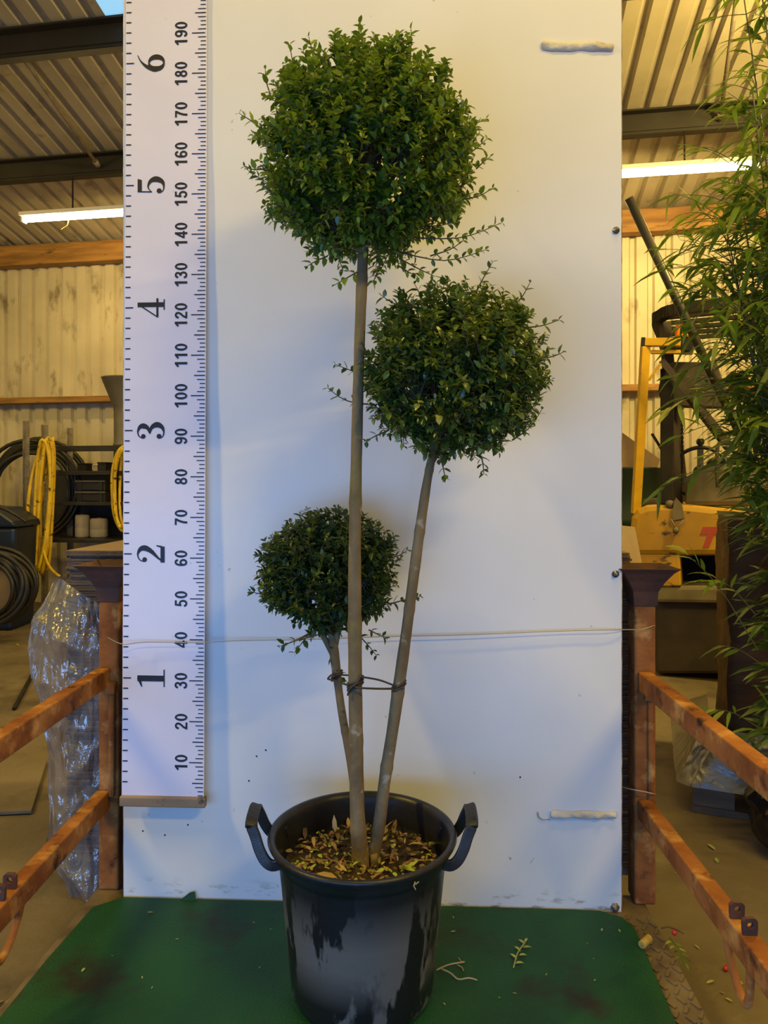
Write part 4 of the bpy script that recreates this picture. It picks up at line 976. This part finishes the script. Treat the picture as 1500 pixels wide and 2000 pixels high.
# ================================================================ WRAPPED LOAD, PALLET, BAMBOO
LX = Vector((.927, -.375, 0)); LY = Vector((.375, .927, 0)); LO = Vector((1.046, 2.42, FLOOR))
def LP(x, y, z): return LO + LX * x + LY * y + Vector((0, 0, z))
pw = thing('pallet', 'weathered wooden pallet under the brown wrapped load on the right', 'pallet', LP(.5, .4, 0))
for x in (.07, .52, .95):
    for y in (.06, .42, .78):
        mb = MB(); mb.box(LP(x, y, .068), (.13, .11, .09), X=LX); mesh_obj('block', mb, M['palwood'], pw, bevel=.003)
for y in (.06, .42, .78):
    mb = MB(); mb.box(LP(.51, y, .0115), (1.02, .11, .022), X=LX); mesh_obj('runner', mb, M['palwood'], pw)
    mb = MB(); mb.box(LP(.51, y, .125), (1.02, .12, .022), X=LX); mesh_obj('deck_board', mb, M['palwood'], pw)
x0, x1, y0, y1, zt, zb_ = .12, 1.0, .09, .74, 1.0, .140
def loadf(s_, t):
    per = [(x1, y0), (x0, y0), (x0, y1), (x1, y1), (x1, y0)]
    k = min(int(s_ * 4), 3); f = s_ * 4 - k; x = per[k][0] + (per[k + 1][0] - per[k][0]) * f; y = per[k][1] + (per[k + 1][1] - per[k][1]) * f
    cx, cy = (x0 + x1) / 2, (y0 + y1) / 2
    if t < .85: z = zb_ + (zt - zb_) * t / .85; q = 1.0
    else: z = zt + .01 * (t - .85); q = 1 - (t - .85) / .15
    p = LP(cx + (x - cx) * q, cy + (y - cy) * q, z); wv = nz(p, 6, 3) * .018 + nz((p.x, p.y, p.z * 3 + p.x), 12, 8) * .008
    return p + ((LX * (x - cx) + LY * (y - cy)).normalized() * wv if t < .85 else Vector((0, 0, abs(wv))))
mb = MB(); mb.grid(loadf, 96, 40); tag(mesh_obj('wrapped_load', mb, M['filmbrown']), 'large brown film wrapped load on the pallet behind the bamboo', 'wrapped load')
def skirt(s_, t):
    pl = [LP(.08, .70, .22), LP(.07, .40, .29), LP(.06, .10, .30), LP(.10, .05, .28), LP(.5, .05, .27), LP(1.0, .05, .27)]
    pb = [LP(-.07, .70, .16), LP(-.055, .30, .13), LP(-.045, .0, .10), LP(.0, -.045, .105), LP(.5, -.045, .10), LP(1.0, -.045, .10)]
    i = s_ * 5; k = min(int(i), 4); f = i - k; a = pl[k].lerp(pl[k + 1], f); b = pb[k].lerp(pb[k + 1], f); p = a.lerp(b, t ** .8)
    return p + (LX * -.3 - LY * .6) * (.018 * abs(nz(p, 9, 2)) + .008 * abs(nz(p, 22, 5)))
mb = MB(); mb.grid(skirt, 80, 24); tag(mesh_obj('stretch_film', mb, M['filmgrey']), 'dusty grey plastic film draped over the pallet edge on the right', 'plastic film')

BC = Vector((1.225, 2.14, FLOOR))
bb = thing('potted_bamboo', 'tall leafy bamboo in a black plastic bag at the right edge', 'bamboo', BC)
def bagf(s_, t):
    a = 2 * math.pi * s_; r = [.09, .135, .145, .14, .12, .085][0] if False else .118 * (math.sin(.25 + t * 2.35) ** .6)
    p = BC + Vector((r * math.cos(a), r * math.sin(a), .003 + t * .20)); return p + Vector((math.cos(a), math.sin(a), 0)) * (.022 * nz(p, 13, 4) + .012 * nz(p, 30, 2)) * (1 if t > .02 else .3)
mb = MB(); mb.grid(bagf, 56, 22); mb.lathe([(.08, 0), (.001, .002)], BC + Vector((0, 0, .17)), 24); mesh_obj('root_bag', mb, M['blackbag'], bb)
g3 = random.Random(91); lf = MB(); stm = MB()
def blade(b, d, L, Wd, droop=.25):
    d = d.normalized(); up = Vector((g3.uniform(-.5, .5), g3.uniform(-.7, .2), 1)); sd = d.cross(up).normalized(); n = sd.cross(d); vs = [b]
    for t, wf in ((.18, .75), (.42, 1.0), (.72, .62)):
        c = b + d * L * t - Vector((0, 0, droop * L * t * t)); o = sd * Wd * .5 * wf; f_ = n * Wd * .14 * wf; vs += [c - o + f_, c, c + o + f_]
    vs.append(b + d * L - Vector((0, 0, droop * L)))
    lf.add(vs, [(0, 2, 1), (0, 3, 2), (1, 2, 5, 4), (2, 3, 6, 5), (4, 5, 8, 7), (5, 6, 9, 8), (7, 8, 10), (8, 9, 10)], True)
def bspray(p0, p1, n, L=.10, thick=.0016):
    m_ = p0.lerp(p1, .55) + Vector((0, 0, (p1 - p0).length * .08)); q = [Vector(p) for p in cr([p0, m_, p1], 4)]
    stm.tube(q, [thick - thick * .6 * j / (len(q) - 1) for j in range(len(q))], 4, caps=False)
    for j in range(n):
        t = .35 + .65 * (j + 1) / n if n > 1 else 1; k = min(int(t * (len(q) - 1)), len(q) - 2); b = q[k].lerp(q[k + 1], t * (len(q) - 1) - k); ax = (q[k + 1] - q[k]).normalized()
        sd = Vector((g3.uniform(-1, 1), g3.uniform(-1, 1), g3.uniform(-.7, .5))); s_ = g3.uniform(.55, 1.2)
        blade(b, ax * .8 + sd * .8, L * s_, L * s_ * g3.uniform(.145, .215), g3.uniform(.05, .5))
tops = [(1448, -40, 2.25), (1478, -90, 2.15), (1512, -120, 2.3), (1545, -60, 2.1), (1570, 0, 2.25), (1470, 180, 2.1), (1440, 330, 2.3), (1415, 430, 2.15), (1500, 250, 2.05), (1430, 520, 2.05), (1530, 350, 2.0), (1450, 600, 1.98)]
for i, (px, py, Y) in enumerate(tops):
    a = 2 * math.pi * i / len(tops); b0 = BC + Vector((.05 * math.cos(a), .05 * math.sin(a), .165)); e = at(px, py, Y)
    m_ = b0.lerp(e, .5) + Vector((g3.uniform(.02, .09), g3.uniform(-.03, .03), 0)); q = [Vector(p) for p in cr([b0, b0.lerp(m_, .5) + Vector((.02, 0, 0)), m_, m_.lerp(e, .5) + Vector((.015, 0, 0)), e], 8)]
    mb = MB(); mb.tube(q, [(.0062 - .0045 * j / (len(q) - 1)) * (1.18 if j % 4 == 0 else 1) for j in range(len(q))], 8); mesh_obj('culm', mb, M['culm'], bb)
    for j in range(3, len(q)):
        z = q[j].z; pyj = HY - (z - CZ) / q[j].y * F
        nb = 4 if 380 < pyj < 960 else (2 if pyj < 1150 else 1)
        if pyj > 1480: nb = 0
        if i > 4 and pyj < 150: nb = 1
        for r_ in range(nb):
            a = g3.uniform(0, 6.2832); rl = g3.uniform(.06, .19) * (1.15 if 400 < pyj < 900 else .75)
            d = Vector((math.cos(a), math.sin(a) * .8, g3.uniform(-.2, .75)))
            if pyj > 1000 and d.x < 0: rl *= .7
            bspray(q[j], q[j] + d.normalized() * rl, g3.randint(3, 6), L=.098)
for (px, py, qx, qy, Y, n) in ((1440, 470, 1320, 500, 2.1, 5), (1430, 540, 1300, 525, 2.15, 4), (1430, 600, 1325, 640, 2.1, 5), (1440, 700, 1310, 740, 2.05, 6), (1450, 760, 1300, 800, 2.0, 6), (1460, 830, 1330, 850, 2.1, 5), (1470, 340, 1352, 285, 2.15, 4), (1470, 420, 1330, 380, 2.15, 4), (1480, 240, 1420, 180, 2.1, 4), (1490, 120, 1440, 100, 2.1, 4), (1470, 900, 1290, 955, 2.1, 7), (1480, 1270, 1345, 1085, 1.95, 9), (1475, 1200, 1400, 1130, 2.0, 6), (1480, 1420, 1392, 1385, 2.0, 6), (1490, 1300, 1408, 1260, 2.05, 4), (1480, 650, 1380, 560, 2.0, 6), (1450, 440, 1380, 450, 2.0, 6)):
    bspray(at(px, py, Y), at(qx, qy, Y - .03), n, L=.084, thick=.0018)
fo_ = mesh_obj('foliage', lf, M['bambooL'], bb); child_of_child('side_stems', stm, M['culm'], fo_)

# ================================================================ LITTER
MZ = .0085
def on_mat(px, py): return on_floor(px, py, MZ)
def sprig_on(px0, py0, px1, py1, n, L, m, label, name='leafy_sprig', z=MZ, group=None):
    a = on_floor(px0, py0, z); b = on_floor(px1, py1, z); mb = MB(); d = (b - a).normalized(); sd = Vector((-d.y, d.x, 0))
    pts = [a + Vector((0, 0, .003)), a.lerp(b, .5) + sd * .004 + Vector((0, 0, .006)), b + Vector((0, 0, .004))]
    mb.tube([Vector(p) for p in cr(pts, 4)], .0016, 5)
    for i in range(n):
        p = a.lerp(b, .15 + .8 * i / max(1, n - 1)) + Vector((0, 0, .004)); s_ = 1 if i % 2 else -1
        add_leaf(mb, p, d * .6 + sd * s_ + Vector((0, 0, .35)), Vector((0, 0, 1)), L * rng.uniform(.8, 1.1), L * .34, .3, .2)
    add_leaf(mb, b + Vector((0, 0, .004)), d + Vector((0, 0, .2)), Vector((0, 0, 1)), L, L * .3, .3, .2)
    return tag(mesh_obj(name, mb, m, bevel=0), label, 'sprig', group)
sprig_on(1003, 1893, 1025, 1845, 6, .022, M['sprig'], 'pale leafy sprig lying on the green mat right of the pot')
sprig_on(1308, 1835, 1338, 1885, 9, .020, M['leafA'], 'green leafy sprig on the chequer plate beside the mat', z=.003)
def roots(label):
    mb = MB()
    for pts, r in ((((852, 1898), (875, 1892), (895, 1888), (907, 1883)), .0016), (((862, 1900), (880, 1908), (895, 1916), (915, 1918), (932, 1917)), .0016), (((893, 1889), (902, 1893), (905, 1900)), .001), (((905, 1884), (900, 1880), (896, 1878)), .0009)):
        q = [on_mat(*p) + Vector((0, 0, .003 + .006 * rng.random())) for p in pts]; mb.tube([Vector(p) for p in cr(q, 4)], r, 5)
    return tag(mesh_obj('root_twig', mb, M['root']), label, 'twig')
roots('forked pale root twig on the green mat at the right foot of the pot')
mb = MB(); a, b = on_mat(1253, 1854), on_mat(1268, 1840); up = Vector((0, 0, .009)); mb.tube([a + up, b + up], .0085, 14); tag(mesh_obj('cork_stub', mb, M['cork'], bevel=.001), 'short yellow stub lying on the right corner of the green mat', 'stub')
for px, py, lab in ((1317, 1827, 'red berry beside the sprig on the chequer plate'), (1417, 1897, 'red berry alone on the concrete floor at the lower right')):
    z = .003 if px < 1350 else FLOOR; c = on_floor(px, py, z); mb = MB(); mb.ball(c + Vector((0, 0, .0062)), .006, 8); mb.tube([c + Vector((0, 0, .011)), c + Vector((.003, 0, .018))], .0007, 5); tag(mesh_obj('berry', mb, M['berry']), lab, 'berry', 'red berries')
def scrap(px, py, z, L, label, cat='leaf', grp=None, m='scrap', nm='leaf_scrap'):
    p = on_floor(px, py, z); mb = MB(); a = rng.uniform(0, 6.28)
    add_leaf(mb, p + Vector((0, 0, .0015)), Vector((math.cos(a), math.sin(a), .12)), Vector((rng.uniform(-.2, .2), rng.uniform(-.2, .2), 1)), L, L * rng.uniform(.3, .5), -.05, .2)
    tag(mesh_obj(nm, mb, M[m]), label, cat, grp)
for px, py, L in ((159, 1900, .012), (300, 1783, .016), (498, 1804, .008), (531, 1817, .007), (505, 1893, .007), (342, 1836, .009), (886, 1795, .008), (890, 1820, .014), (1175, 1820, .010), (1148, 1845, .005), (1160, 1875, .005), (1066, 1907, .008), (1163, 1914, .009), (1267, 1825, .008), (1212, 1822, .010), (842, 1860, .006), (976, 1948, .008), (1010, 1942, .010), (295, 1933, .007), (870, 1965, .008), (222, 1868, .006), (278, 1913, .008)):
    scrap(px, py, MZ, L, 'tiny pale leaf scrap lying on the green mat', grp='leaf scraps on the green mat')
for px, py, L in ((1398, 1662, .035), (1367, 1856, .018), (1379, 1922, .022), (1405, 1938, .014), (1415, 1950, .020), (1435, 1916, .022), (1402, 1687, .026), (1336, 1586, .02), (1320, 1705, .010), (8, 1955, .04), (36, 1262, .05), (10, 1960, .03)):
    scrap(px, py, FLOOR, L, 'small dry leaf scrap lying on the concrete floor', grp='leaf scraps on the floor')
mb = MB(); q = [on_floor(*p, z=.004) for p in ((1292, 1818), (1305, 1815), (1320, 1820), (1334, 1828))]; mb.tube([p + Vector((0, 0, .006)) for p in q], .0018, 5); tag(mesh_obj('dark_twig', mb, M['twig']), 'short dark curved twig on the chequer plate near the right post', 'twig')

for o in list(bpy.data.objects):
    if '_loc' in o: del o['_loc']
